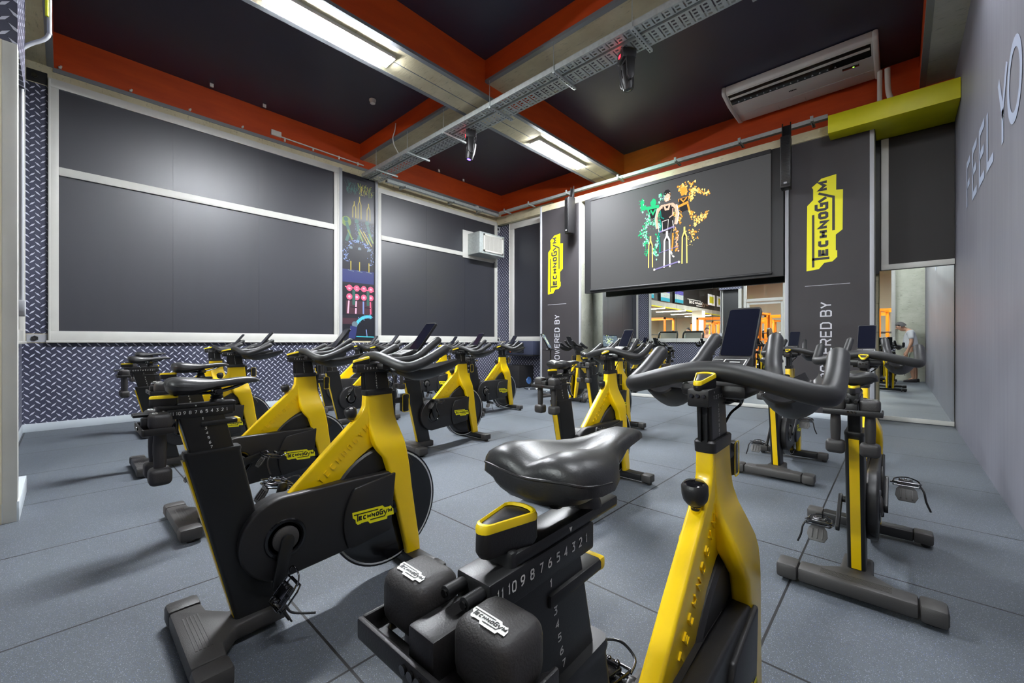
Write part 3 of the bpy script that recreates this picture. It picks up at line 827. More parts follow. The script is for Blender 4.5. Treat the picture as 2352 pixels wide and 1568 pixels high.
# back wall
b = MB(); b.span(XL, XR, YB + .05, YB + .2, 0, 2.2, 0); b.span(XL, XR, YB + .05, YB + .2, 2.2, ZC, 0)
b.span(XL, -6.0, YB, YB + .05, 0, 4.4, 0); b.span(XL, -6.0, YB - .004, YB, .1, 1.10, 1); b.span(XL, -7.53, YB - .004, YB, 1.12, 4.22, 1)
b.span(XL, XR, YB + .044, YB + .05, 4.42, ZC, 2)
b.span(-6.09, XR, YB, YB + .045, 2.1, 4.42, 3)
struct('wall_back', b, ['concrete', 'tread', 'orange', 'black_board'])
b = MB(); b.span(XL, -6.09, YB - .012, YB, 0, .1, 0, .002); struct('baseboard_back', b, 'white_paint')
window('window_3', -7.50, -6.10, (1.245, 2, 2, 4.05), axis='x', x=YB, sgn=-1, fw=.16)
# pale lintel carried by the columns
b = MB(); b.span(-7.86, -6.0, 7.86, 8.0, 4.22, 4.42, 0); b.span(-6.09, -.73, 7.5, 8.0, 4.10, 4.235, 0, .006); struct('lintel', b, 'concrete')
def column(x0, x1, y0, y1, z1, mat='concrete_pale'):
    b = MB(); b.span(x0, x1, y0, y1, 0, z1, 0, .006); struct('column', b, mat)
column(-6.07, -4.955, 7.52, 8.0, 4.10); column(-1.27, -.24, 7.52, 8.0, 4.10)
# right wall
b = MB(); b.span(XR, XR + .15, YF - .1, 8.2, 0, ZC); struct('wall_right', b, 'grey_wall')
# wall behind the camera: post, bulkhead, dado, windows and door towards the gym
b = MB(); b.span(XL, -7.45, YF - .12, YF, 0, 4.6, 0); b.span(XL, -7.45, YF, YF + .004, 1.12, 4.4, 1); b.span(-7.45, -4.65, YF - .12, YF, 0, 1.12, 0); b.span(XL, -4.65, YF, YF + .004, .1, 1.10, 1)
b.span(-2.70, .0, YF - .12, YF, 0, 1.12, 0); b.span(-2.70, .0, YF, YF + .004, .1, 1.10, 1)
b.span(XL, XR, YF - .12, YF, 4.4, ZC, 0); b.span(-4.65, -4.02, YF - .12, YF, 0, 4.4, 2); b.span(-4.02, -2.70, YF - .12, YF, 3.3, 4.4, 2)
struct('wall_front', b, ['concrete', 'tread', 'black_board'])
b = MB(); b.span(-.06, XR, YF - .14, YF + .02, 0, ZC, 0, .006); struct('column', b, 'concrete_pale')
b = MB(); b.span(-2.70, -.06, YF, YF + .012, 0, .1, 0, .002); b.span(XL, -4.75, YF, YF + .012, 0, .1, 0, .002); struct('baseboard_front', b, 'white_paint')
window('window_4', -7.45, -4.65, (1.245, 3.2, 3.3, 4.25), axis='x', x=YF, sgn=1, pane='glass', seams=())
window('window_5', -2.70, -.06, (1.245, 3.2, 3.3, 4.25), axis='x', x=YF, sgn=1, pane='glass')
b = MB(); b.span(-4.12, -4.02, -.262, -.20, .0, 2.97, 0, .003); b.span(-4.12, -4.02, YF, -.262, 0, 2.97, 1)
b.span(-4.75, -4.02, YF, -.192, 0, .125, 2, .004)
struct('trim_2', b, ['alu', 'cream_wall', 'white_paint'])
b = MB(); b.span(-4.75, -4.02, YF, -.2, 2.97, 4.4, 0); struct('trim_3', b, 'tread')
e = sempty('door_1')
b = MB()
for x in (-3.96, -2.76): b.span(x - .05, x + .05, YF - .1, YF + .02, 0, 3.3, 0, .004)
b.span(-3.9, -2.8, YF - .1, YF + .02, 2.5, 2.6, 0, .004); b.span(-3.9, -2.8, YF - .1, YF + .02, 3.22, 3.3, 0, .004)
obj('door_frame', b, 'alu', e)
b = MB(); b.span(-3.9, -3.82, YF - .08, YF - .03, .02, 2.48, 0, .004); b.span(-2.88, -2.8, YF - .08, YF - .03, .02, 2.48, 0, .004); b.span(-3.82, -2.88, YF - .08, YF - .03, .02, .14); b.span(-3.82, -2.88, YF - .08, YF - .03, 2.4, 2.48)
lf = obj('door_leaf', b, 'alu', e)
b = MB(); b.span(-3.82, -2.88, YF - .06, YF - .05, .14, 2.4); b.span(-3.9, -2.8, YF - .06, YF - .05, 2.6, 3.22); obj('door_glass', b, 'glass', e)
b = MB(); b.tube([(-2.84, YF - .0, .95), (-2.84, YF - .0, 1.25)], .012, 10); b.tube([(-2.84, YF - .03, .97), (-2.84, YF, .97)], .009, 8); b.tube([(-2.84, YF - .03, 1.23), (-2.84, YF, 1.23)], .009, 8); obj('door_handle', b, 'chrome', lf)

# beams
def beam(x0, x1, y0, y1, z0, side, ms):
    b = MB(); b.span(x0, x1, y0, y1, z0, ZC, 0)
    for c in side:
        if c == 'x-': b.span(x0 - .005, x0, y0, y1, z0 + .03, ZC, 1)
        if c == 'x+': b.span(x1, x1 + .005, y0, y1, z0 + .03, ZC, 1)
        if c == 'y-': b.span(x0, x1, y0 - .005, y0, z0 + .03, ZC, 1)
        if c == 'y+': b.span(x0, x1, y1, y1 + .005, z0 + .03, ZC, 1)
        # galvanised corner strip along the foot of the painted face
        w = .055
        if c == 'x-': b.span(x0 - .007, x0 + w, y0, y1, z0 - .004, z0 + .035, 2)
        if c == 'x+': b.span(x1 - w, x1 + .007, y0, y1, z0 - .004, z0 + .035, 2)
        if c == 'y-': b.span(x0, x1, y0 - .007, y0 + w, z0 - .004, z0 + .035, 2)
        if c == 'y+': b.span(x0, x1, y1 - w, y1 + .007, z0 - .004, z0 + .035, 2)
    return struct('ceiling_beam', b, ms)
bm_ = ['concrete', 'orange', 'steel_trim']
beam(-4.84, -4.25, -.1, 8.05, 4.56, ('x-', 'x+'), bm_)
beam(XL, -4.84, 4.02, 4.50, 4.75, ('y-', 'y+'), bm_)
beam(-4.25, .22, 4.02, 4.50, 4.75, ('y-', 'y+'), bm_)
beam(.22, XR, -.1, 8.05, 4.62, ('x-',), ['concrete_grey', 'orange', 'steel_trim'])
beam(XL, XR, YF, -.1, 4.60, ('y+',), bm_)
b = MB(); b.span(-4.555, -4.545, -.1, 8.0, 4.556, 4.561); struct('trim_4', b, 'steel_trim')

# ------------------------------------------------------------------ things on the walls
def mirror(label, x0, x1, z0, z1, cuts=()):
    t = thing('wall_mirror', label, 'mirror', ((x0 + x1) / 2, 7.97, z0)); cx = (x0 + x1) / 2
    xs = [x0] + list(cuts) + [x1]
    for i in range(len(xs) - 1):
        b = MB(); b.span(xs[i] - cx + .002, xs[i + 1] - cx - .002, -.02, .0, 0, z1 - z0); obj('mirror_panel', b, 'mirror', t)
    b = MB(); b.span(x0 - cx, x1 - cx, -.035, -.0, -.06, 0, 0, .004); obj('bottom_rail', b, 'alu', t)
    return t
mirror('wide wall mirror reflecting the gym, below the projection screen', -4.945, -1.28, .065, 2.3, (-4.0, -3.1, -2.45, -1.95))
mirror('narrow wall mirror reflecting the standing man, beside the grey wall', -.20, XR - .006, .065, 2.125)
t = thing('boarded_panel', 'tall near-black panel with pale bottom rail above the narrow mirror', 'panel', (.17, 7.95, 2.13))
b = MB(); b.span(-.27, .37, -.01, .03, .07, 1.86); obj('board', b, P('brown_black_board', (20, 15, 15), .6), t)
b = MB(); b.span(-.35, .37, -.05, .03, 0, .075, 0, .005); b.span(-.35, -.27, -.03, .03, .075, 1.86, 0, .004); obj('bottom_rail', b, 'alu', t)

def banner(label, x0, x1, z1, logo, ink, cut):
    """cloth on the column face y=7.52"""
    t = thing('wall_banner', label, 'banner', ((x0 + x1) / 2, 7.52, 0)); cx = (x0 + x1) / 2
    b = MB(); b.span(x0 - cx, x1 - cx, -.012, 0, .06, z1); c = obj('cloth', b, 'banner', t)
    b = MB(); b.span(x0 - cx - .045, x0 - cx + .002, -.03, .0, .06, z1 + .02, 0, .003); b.span(x1 - cx - .002, x1 - cx + .045, -.03, 0, .06, z1 + .02, 0, .003); obj('edge_profile', b, 'alu_grey', t)
    b = MB(); b.span(x0 - cx - .045, x1 - cx + .045, -.03, .0, .0, .075, 0, .003); obj('skirting', b, 'white_paint', t)
    lz, lx, ll = logo
    b = logo_mb(lambda u, v, h: (lx - cx - v * ll * .94, -.0135 - h * 1.5, lz + u * ll), .001); obj('logo_print', b, ['logo_yellow', P('banner_black', (52, 50, 52), .6)], t, fix=False)
    tx, wd = text('POWERED BY', .138, .105, .019, .0245)
    k = .80 / wd if False else 1.0
    b = MB()
    for p in tx: b.polys([p], lambda u, v: (ink[0] - cx - v, -.0135, ink[1] + u * ink[2] / wd))
    obj('lettering', b, 'banner_ink', t, fix=False)
    b = MB(); b.span(cut[0] - cx, cut[1] - cx, -.0138, -.0125, cut[2] - .003, cut[2] + .003); obj('rule_line', b, 'banner_ink', t)
    return t
banner('narrower black banner with yellow logo on the column left of the projection screen', -6.03, -5.005, 4.21, (2.19, -5.437, 1.33), (-5.53, .60, 1.12), (-5.86, -5.35, 1.953))
banner('larger black banner with yellow logo on the column right of the projection screen', -1.225, -.285, 4.09, (2.162, -.575, 1.35), (-.70, .56, 1.135), (-1.02, -.495, 1.94))

# projection screen with a self-lit picture of three riders
t = thing('projection_screen', 'big grey projection screen showing three glowing cyclists', 'screen', (-3.07, 7.5, 2.13))
b = MB(); b.span(-1.775, 1.785, -.03, .06, .0, 1.97, 0); b.span(-1.62, 1.62, -.06, -.03, 1.91, 1.97, 0); obj('backing', b, 'black_board', t)
b = MB(); b.span(-1.616, 1.621, -.045, -.03, .055, 1.91); sc_ = obj('cloth', b, 'screen_cloth', t)
b = MB(); b.tube([(-1.63, -.045, .05), (1.635, -.045, .05)], .022, 10); obj('weight_bar', b, 'black_board', t)
gm = [emis('rider_' + n, c, s) for n, c, s in (('green', (60, 210, 140), 1.0), ('mint', (170, 250, 215), 1.2), ('skin', (250, 196, 170), 1.05), ('white', (250, 244, 238), 1.2), ('orange', (250, 165, 70), 1.05), ('gold', (250, 220, 130), 1.2), ('teal', (40, 170, 150), .8), ('black', (62, 60, 62), .75), ('lilac', (160, 150, 205), .9), ('fork', (250, 225, 130), 1.1))]
rnd = random.Random(5)
def riders(b, fx, y, scale=1.0):
    """three cyclists drawn from blobs and strokes on the plane y"""
    lay = [0]
    def put(pl, m):
        lay[0] += 1; yy = y - .0002 - lay[0] * .000004
        b.polys(tri(pl) if len(pl) > 4 else [pl], lambda u, v: (fx + u * scale * .85, yy, v * scale), m)
    def blob(u, v, r, m, n=7, sq=1.0):
        put([(u + r * math.cos(2 * PI * i / n + .4) * rnd.uniform(.8, 1.1), v + sq * r * math.sin(2 * PI * i / n + .4) * rnd.uniform(.8, 1.1)) for i in range(n)], m)
    def stroke(pl, w, m):
        for p in ribbon(pl, w): put(p, m)
    def cloud(pl, n, sp, r, ms):
        for i in range(n):
            k = rnd.random() * (len(pl) - 1); j = int(k); f = k - j; p, q_ = pl[j], pl[min(j + 1, len(pl) - 1)]
            blob(p[0] + (q_[0] - p[0]) * f + rnd.gauss(0, sp), p[1] + (q_[1] - p[1]) * f + rnd.gauss(0, sp), r * rnd.uniform(.35, 1.1), rnd.choice(ms))
    def fork(u, v0, v1, w, m):
        stroke([(u, v1), (u, v1 - .14)], w * .75, m)
        for s in (-1, 1): stroke([(u, v1 - .10), (u + s * w * .9, v1 - .22), (u + s * w * 1.05, v0)], w * .55, m)
        blob(u, v1 - .2, w * .45, 7)
    # left rider, green
    cloud([(-.62, .98), (-.62, .85), (-.55, .78)], 60, .03, .03, [0, 1, 0]); stroke([(-.62, 1.0), (-.6, .80), (-.36, .78)], .07, 0)
    blob(-.28, .88, .085, 0, 10, 1.25); stroke([(-.45, .76), (-.12, .76)], .10, 0); cloud([(-.1, 1.02), (-.04, .99), (-.12, .85)], 30, .02, .022, [0, 1])
    put([(-.42, .74), (-.16, .74), (-.18, .56), (-.26, .48), (-.38, .56)], 7); stroke([(-.42, .74), (-.38, .56)], .03, 0); stroke([(-.16, .74), (-.19, .56)], .03, 0); stroke([(-.36, .72), (-.29, .62), (-.22, .72)], .04, 0)
    cloud([(-.44, .68), (-.40, .5), (-.55, .3)], 70, .035, .022, [0, 1]); cloud([(-.4, .45), (-.15, .34), (-.02, .26)], 80, .025, .018, [0, 1, 1]); cloud([(-.1, .6), (-.2, .4), (-.3, .3)], 40, .04, .014, [0])
    cloud([(-.68, .2), (-.5, .22), (-.45, .05), (-.55, -.1)], 90, .04, .024, [0, 1]); cloud([(-.2, .1), (-.18, -.1), (-.26, -.25), (-.2, -.42)], 50, .03, .024, [0, 1]); cloud([(-.5, -.2), (-.45, -.32)], 16, .03, .02, [0])
    fork(-.36, -.62, .12, .055, 9)
    # right rider, orange
    cloud([(.42, 1.05), (.55, 1.08), (.62, .95)], 70, .035, .028, [4, 5]); blob(.53, .98, .085, 4, 10, 1.25); stroke([(.40, .80), (.72, .82)], .06, 4); put([(.42, .82), (.66, .84), (.64, .55), (.45, .52)], 7)
    stroke([(.46, .82), (.53, .75), (.62, .83)], .03, 4); cloud([(.7, .98), (.85, .95), (1.0, .86), (1.15, .82)], 80, .025, .022, [4, 5]); cloud([(.74, 1.1), (.78, .9), (.7, .75)], 60, .04, .026, [4, 5])
    stroke([(.30, .64), (.66, .72)], .055, 4); cloud([(.2, .55), (.45, .5), (.4, .3)], 70, .04, .02, [4, 5]); stroke([(.64, .68), (.72, .42)], .045, 4); cloud([(.7, .5), (.85, .3), (1.05, .35)], 90, .035, .02, [4, 5]); cloud([(.8, .2), (1.05, .3), (1.12, .42)], 50, .025, .022, [5, 4])
    cloud([(.3, .25), (.38, .0), (.36, -.3)], 60, .025, .022, [4, 4, 2]); cloud([(.66, .05), (.8, .05), (.72, -.2), (.9, .1)], 60, .05, .02, [4, 5])
    fork(.56, -.62, .19, .06, 9)
    # centre rider, leaning over the bars
    put([(-.10, .70), (.28, .70), (.26, .36), (.17, .12), (-.01, .12), (-.08, .36)], 7)
    put([(-.06, .78), (.26, .78), (.36, .70), (.34, .62), (.24, .70), (-.05, .70), (-.15, .62), (-.17, .70)], 2)
    stroke([(-.14, .72), (-.20, .50), (-.17, .26)], .075, 2); stroke([(-.175, .72), (-.235, .50), (-.20, .26)], .018, 1)
    stroke([(.33, .72), (.38, .50), (.33, .28)], .075, 2); stroke([(.365, .72), (.415, .50), (.365, .28)], .022, 3)
    put([(-.02, .74), (.22, .74), (.22, .58), (.15, .48), (.05, .48), (-.02, .58)], 7); stroke([(.02, .78), (.06, .66), (.14, .66), (.18, .78)], .045, 2)
    stroke([(-.08, .66), (-.06, .5), (.02, .46)], .025, 6); stroke([(.26, .66), (.25, .5), (.16, .46)], .025, 2)
    blob(.1, .93, .088, 2, 14, 1.3); put([(.02, .95), (.01, 1.04), (.06, 1.10), (.14, 1.10), (.19, 1.04), (.18, .96), (.12, 1.02)], 7)
    for i in range(26): blob(.02 + rnd.gauss(0, .02), .96 + rnd.gauss(0, .05), .009, rnd.choice([1, 6, 8]))
    for i in range(20): blob(.17 + rnd.gauss(0, .014), .95 + rnd.gauss(0, .05), .008, rnd.choice([4, 3]))
    stroke([(.06, .90), (.14, .90)], .010, 3); stroke([(.08, .865), (.13, .865)], .014, 3)
    stroke([(-.09, .44), (-.05, .30), (-.13, .12), (-.11, -.05)], .035, 6); cloud([(-.09, .46), (-.12, .1), (-.12, -.1)], 40, .012, .012, [6, 1]); stroke([(.26, .28), (.25, -.05)], .04, 7); cloud([(.28, .3), (.27, -.05)], 24, .008, .009, [3, 5])
    stroke([(-.13, .1), (-.09, -.12), (-.1, -.3)], .04, 6); stroke([(.26, .1), (.25, -.15), (.23, -.3)], .04, 4); cloud([(.21, -.32), (.27, -.44)], 14, .010, .018, [3])
    stroke([(-.11, .17), (.3, .24)], .036, 8); stroke([(-.03, .40), (.14, .42), (.12, .2), (-.02, .18), (-.03, .40)], .010, 3); stroke([(-.12, .17), (-.14, .3)], .014, 3); stroke([(.27, .24), (.25, .38)], .014, 3)
    fork(.1, -.66, .17, .075, 3); stroke([(-.12, -.31), (.4, -.22)], .015, 8); stroke([(-.26, -.68), (.42, -.56)], .03, 8); blob(-.25, -.68, .03, 3); blob(.42, -.57, .03, 3)
b = MB(); riders(b, -.078, -.0455, .8)
for i, v in enumerate(b.v): b.v[i] = (v[0], v[1], v[2] + .864)
obj('projected_picture', b, gm, sc_, fix=False)

# photo collage between the two windows
t = thing('photo_collage', 'tall dark panel with a column of five cycling photographs between the windows', 'poster', (XL + .006, 3.98, 1.14))
b = MB(); b.span(0, .008, -.345, .345, 0, 3.27); obj('panel', b, P('collage_black', (40, 40, 48), .35), t)
cm = [P('c%s' % n, c, .4) for n, c in (('_lime', (112, 134, 58)), ('_jade', (50, 92, 84)), ('_gold', (176, 158, 62)), ('_ice', (120, 140, 190)), ('_blue', (48, 54, 104)), ('_pink', (220, 92, 124)), ('_rose', (245, 170, 190)), ('_cyan', (70, 190, 205)), ('_dark', (26, 27, 36)), ('_plum', (70, 44, 54)), ('_grey', (104, 120, 130)))]
def face(b, pl, m, lay=[0]):
    lay[0] += 1; b.polys(tri(pl) if len(pl) > 4 else [pl], lambda u, v: (.0082 + lay[0] * 3e-6, u, v), m)
def disc(b, u, v, r, m, n=12): face(b, [(u + r * math.cos(2 * PI * i / n), v + r * math.sin(2 * PI * i / n)) for i in range(n)], m)
def line(b, pl, w, m):
    for p in ribbon(pl, w): face(b, p, m)
def pic(z0, z1, fn):
    b = MB(); fn(b, z0, z1); obj('photograph', b, cm, t, fix=False)
def f1(b, z0, z1):
    for c, m, k in ((-.09, 2, .75), (.02, 2, 1.0), (.21, 2, .8)):
        line(b, [(c, z0 + .38 * k), (c, z0 + .46 * k)], .02, m)
        for s in (-1, 1): line(b, [(c, z0 + .38 * k), (c + s * .03, z0 + .30 * k), (c + s * .033, z0 + .02)], .016, m)
    for i in range(70):
        x = rnd.uniform(-.25, .3); line(b, [(x, rnd.uniform(z0 + .45, z1 - .12)), (x + rnd.gauss(0, .04), rnd.uniform(z0 + .5, z1 - .1))], rnd.uniform(.004, .012), 1 if x < 0 else rnd.choice([0, 2]))
def f2(b, z0, z1):
    face(b, [(-.33, z0), (.33, z0), (.33, z1), (-.33, z1)], 8); disc(b, -.25, z1 - .06, .10, 0)
    for i in range(160): disc(b, rnd.uniform(-.08, .32), rnd.uniform(z0 + .2, z1 - .03), rnd.uniform(.002, .007), 3, 5)
    for k in range(3):
        x = -.25 + k * .22; line(b, [(x, z0 + .45), (x + .06, z0 + .25), (x + .0, z0 + .08)], .06, 1); line(b, [(x + .03, z0 + .3), (x + .12, z0 + .12)], .03, 0); disc(b, x - .01, z0 + .5, .045, 1)
    line(b, [(.1, z0 + .32), (.28, z0 + .05)], .02, 2); line(b, [(.02, z0 + .35), (.2, z0 + .08)], .018, 2)
def f3(b, z0, z1):
    face(b, [(-.33, z0), (.33, z0), (.33, z0 + .25), (-.33, z0 + .25)], 4); face(b, [(-.33, z0 + .25), (.33, z0 + .25), (.33, z1), (-.33, z1)], 8)
    for i in range(170):
        a = rnd.uniform(-.6, PI + .6); r = rnd.gauss(.27, .03); disc(b, r * math.cos(a), z0 + .55 + r * math.sin(a) * 1.05, rnd.uniform(.004, .014), 3, 5)
    for c in (-.16, .02, .22):
        disc(b, c, z0 + .68, .035, 10); line(b, [(c, z0 + .66), (c + .01, z0 + .4)], .06, 8); line(b, [(c, z0 + .42), (c, z0 + .24)], .02, 2); line(b, [(c - .06, z0 + .24), (c + .06, z0 + .22)], .012, 10)
def f4(b, z0, z1):
    face(b, [(-.33, z0), (.33, z0), (.33, z1), (-.33, z1)], 8); face(b, [(-.26, z0 + .02), (.3, z0 + .02), (.3, z0 + .28), (-.26, z0 + .28)], 9)
    for k in range(4): line(b, [(-.2 + k * .15, z0 + .28), (-.22 + k * .16, z0 + .03)], .03, rnd.choice([6, 3, 5]))
    for r_ in (0, 1):
        for k in range(4): disc(b, -.19 + k * .15, z0 + .36 + r_ * .17, .062, 5); disc(b, -.19 + k * .15, z0 + .36 + r_ * .17, .026, 6)
    line(b, [(-.28, z1 - .05), (.33, z1 - .10)], .02, 5)
    for c in (-.1, .2): line(b, [(c, z0 + .5), (c, z0 + .2)], .06, 1); line(b, [(c - .07, z0 + .16), (c + .06, z0 + .15)], .02, 8)
def f5(b, z0, z1):
    face(b, [(-.33, z0), (.33, z0), (.33, z1), (-.33, z1)], 8); face(b, [(-.33, z1 - .12), (.0, z1 - .12), (.0, z1), (-.33, z1)], 9)
    ar = [(.20 + .3 * math.cos(R(a)), z0 + .1 + .36 * math.sin(R(a))) for a in range(75, 190, 8)]
    line(b, ar, .06, 7)
    for p in ar:
        for i in range(5): disc(b, p[0] + rnd.gauss(0, .025), p[1] + rnd.gauss(0, .025), rnd.uniform(.005, .012), 3, 5)
    disc(b, -.08, z1 - .12, .06, 10); line(b, [(-.1, z1 - .16), (-.14, z0 + .02)], .14, 4); line(b, [(.16, z0 + .2), (.18, z0 + .05)], .02, 3); line(b, [(-.05, z0 + .06), (.33, z0 + .05)], .02, 7)
pic(2.40, 3.24, f1); pic(1.86, 2.38, f2); pic(1.14, 1.84, f3); pic(.50, 1.10, f4); pic(.02, .44, f5)

# lettering on the right wall
tl = thing('wall_lettering', 'tall pale blue words FEEL YO painted on the grey wall', 'lettering', (XR - .003, 5.4, 2.53))
LET = [(glyph(ch, 0, .0, w, .52, .072), y0) for ch, y0, w in (('F', 6.66, .34), ('E', 6.19, .36), ('E', 5.72, .36), ('L', 5.27, .38))]
LET.append((ribbon([(0, .5), (.16, .22), (.32, .5)], .072) + ribbon([(.16, .24), (.16, 0)], .072), 4.70))
LET.append((ribbon([(.2 + .2 * math.cos(2 * PI * i / 28), .26 + .235 * math.sin(2 * PI * i / 28)) for i in range(29)], .07), 4.33))
for pl, y0 in LET:
    b = MB(); b.polys(pl, lambda u, v: (0, y0 - u - 5.4, v)); obj('letter', b, 'wall_letter', tl, fix=False)

# ------------------------------------------------------------------ ceiling things
def lamp_fixture(label, x, y, ln, w, z, group, along='y', watt=None, mat='lamp'):
    t = thing('ceiling_light', label, 'ceiling light', (x, y, z), 0 if along == 'y' else PI / 2, group)
    b = MB(); b.span(-w / 2 - .012, w / 2 + .012, -ln / 2 - .012, ln / 2 + .012, 0, .055, 0, .006); obj('housing', b, 'white_plastic', t)
    b = MB(); b.span(-w / 2, w / 2, -ln / 2, ln / 2, -.012 if watt else -.009, .002, 0, .004); obj('diffuser', b, 'gym_lamp' if watt else mat, t)
    if watt:
        L = bpy.data.lights.new('fluorescent_lamp', 'AREA'); L.shape = 'RECTANGLE'; L.size = w; L.size_y = ln; L.energy = watt; L.color = (.96, .98, 1.0)
        o = bpy.data.objects.new('fluorescent_lamp', L); COL.objects.link(o); o.location = (0, 0, -.018); o.parent = t
    return t
lamp_fixture('long bright fluorescent light on the beam, nearer the camera', -4.55, 2.03, 1.36, .2, 4.52, 'fluorescent lights under the beams')
lamp_fixture('shorter-looking bright fluorescent light on the beam, nearer the projection screen', -4.55, 6.18, 1.42, .19, 4.52, 'fluorescent lights under the beams')
lamp_fixture('added unseen fluorescent fill light under the beam along the grey wall, above the camera', .34, .9, 1.36, .2, 4.565, 'fluorescent lights under the beams', mat='lamp_soft')  # out-of-view fixture added as fill to lift the shadows
lamp_fixture('fluorescent light under the beam along the grey wall, before the yellow box', .34, 4.3, 1.36, .2, 4.565, 'fluorescent lights under the beams', mat='lamp_soft')

# perforated twin cable tray hung under the cross beam
def perforated(b, x0, x1, y0, y1, z, lanes, pitch=.105):
    n = int((x1 - x0) / pitch); ys = [y0 + (y1 - y0) * i / lanes for i in range(lanes + 1)]
    for i in range(n):
        a = x0 + i * pitch
        cols = [(a, a + .014, 's'), (a + .014, a + .028, 't'), (a + .028, a + .044, 's'), (a + .044, a + .082, 'l'), (a + .082, a + pitch, 's')]
        for c0, c1, k in cols:
            if k == 's': b.quad((c0, y0, z), (c1, y0, z), (c1, y1, z), (c0, y1, z))
            elif k == 't':
                e_ = (y1 - y0) * .09
                b.quad((c0, y0, z), (c1, y0, z), (c1, y0 + e_, z), (c0, y0 + e_, z)); b.quad((c0, y1 - e_, z), (c1, y1 - e_, z), (c1, y1, z), (c0, y1, z))
            else:
                for j in range(lanes):
                    if j % 2 == 0: b.quad((c0, ys[j], z), (c1, ys[j], z), (c1, ys[j + 1], z), (c0, ys[j + 1], z))
def cable_tray(label, y0, y1, lanes):
    t = thing('cable_tray', label, 'cable tray', (-3.66, (y0 + y1) / 2, 4.39)); cy = (y0 + y1) / 2
    b = MB(); perforated(b, -4.18, 4.19, y0 - cy, y1 - cy, 0, lanes); obj('perforated_base', b, 'galv', t)
    for yy in (y0, y1):
        b = MB(); b.span(-4.18, 4.19, yy - cy - .0015, yy - cy + .0015, 0, .065); b.span(-4.18, 4.19, yy - cy - .004, yy - cy + .004, .063, .067); obj('side_rail', b, 'galv', t)
cable_tray('narrow perforated cable tray, the slimmer one of the pair under the cross beam', 4.03, 4.15, 5)
cable_tray('wide perforated cable tray, the broader one of the pair under the cross beam', 4.19, 4.42, 9)
for k, xr in enumerate((-7.25, -6.2, -5.2, -4.16, -3.05, -2.03, -1.0, -.0)):
    t = thing('tray_hanger', 'slotted hanger bar under the twin cable trays, %s from the dark windows' % ('first second third fourth fifth sixth seventh eighth'.split()[k]), 'bracket', (xr, 4.05, 4.362), group='cable tray hangers')
    b = MB(); b.span(-.02, .02, -.04, .43, -.002, .026, 0, .003); 
    for i in range(9): b.span(-.006, .006, -.02 + i * .05, .005 + i * .05, -.003, -.001, 1)
    obj('cross_bar', b, ['galv', 'black_ink'], t)
    b = MB(); b.tube([(0, -.03, 0), (0, -.03, .388)], .004, 6); obj('rod', b, 'galv', t)
# slim duct runs along the far part of the left wall and the back wall
def duct(label, pts, z, brk):
    t = thing('cable_duct', label, 'cable duct', (pts[0][0], pts[0][1], z)); o = Vector((pts[0][0], pts[0][1], 0))
    d = (Vector((pts[1][0], pts[1][1], 0)) - o); ln = d.length; d.normalize(); nrm = Vector((-d.y, d.x, 0))
    T = Matrix(((d.x, nrm.x, 0, 0), (d.y, nrm.y, 0, 0), (0, 0, 1, 0), (0, 0, 0, 1)))
    b = MB(); b.box((ln / 2, 0, .004), (ln, .075, .008), 0, 0, T); b.box((ln / 2, -.036, .03), (ln, .004, .06), 0, 0, T); b.box((ln / 2, .036, .03), (ln, .004, .06), 0, 0, T)
    obj('channel', b, 'galv', t)
    for k in range(3):
        b = MB(); b.tube([T @ Vector((ln * i / 12, -.02 + .02 * k + .004 * math.sin(i * 2 + k), .02)) for i in range(13)], .007, 6); obj('cable', b, 'gloss_black', t)
    for s in brk:
        b = MB(); b.box((s, .02, -.014), (.04, .26, .026), 0, .003, T)
        for i in range(5): b.box((s, -.08 + .05 * i, -.028), (.014, .026, .003), 1, 0, T)
        b.box((s, .14, .012), (.04, .012, .08), 0, .002, T)
        obj('bracket', b, ['galv', 'black_ink'], t)
duct('slim metal cable duct along the top of the far dark window', ((-7.62, 4.45), (-7.62, 7.66)), 4.36, (.4, 1.7, 2.6))
duct('slim metal cable duct running above the projection screen to the yellow box', ((-.76, 7.66), (-7.55, 7.66)), 4.40, (.18, 1.15, 2.2, 3.35, 4.6, 5.7, 6.5))

# ceiling-hung air conditioner
t = thing('air_conditioner', 'ivory ceiling-hung air conditioner in front of the orange beam', 'air conditioner', (-1.1, 6.95, 4.83))
prof = [(0, .10), (.03, .03), (.12, .015), (.34, -.01), (.95, .03), (1.05, .075), (1.06, .22), (.02, .22)]
prof = [(0.0, .135), (.03, .108), (.32, .055), (.6, .045), (.92, .04), (1.03, .09), (1.04, .22), (.0, .22)]
b = MB(); b.prism(prof, -.86, .86, 'x', 0, .012); bd = obj('casing', b, 'ac_body', t)
for s in (-1, 1):
    b = MB(); b.prism([(y - .012 if y < .5 else y + .012, z - .012 if z < .2 else z) for y, z in prof], s * .855, s * .915, 'x', 0, .03, seg=3); obj('side_cheek', b, 'ac_body', t)
Tg = Matrix.Translation((0, .03, .108)) @ Matrix.Rotation(R(-10.4), 4, 'X')
b = MB(); b.box((-.0, .15, .0), (1.68, .25, .012), 0, 0, Tg); g = obj('outlet_grille', b, 'gloss_black', t)
b = MB(); b.box((0, .115, -.012), (1.66, .045, .006), 0, .002, Tg); b.box((0, .018, -.004), (1.70, .022, .016), 0, .004, Tg); obj('louvre', b, 'ac_body', g)
b = MB()
for i in range(15): b.prism([(-.012, 0), (.012, 0), (0, -.028)], 0, .006, 'z', 0, 0, Tg @ Matrix.Translation((-.74 + i * .086, .25, -.010)))
obj('vane_clips', b, 'alu_grey', g)
b = MB(); b.box((.62, .40, .050), (.18, .05, .012), 0, .002); dp = obj('display', b, 'gloss_black', t)
b = MB(); b.box((.65, .40, .0435), (.016, .014, .004), 0); obj('led', b, 'green_led', dp)
b = MB()
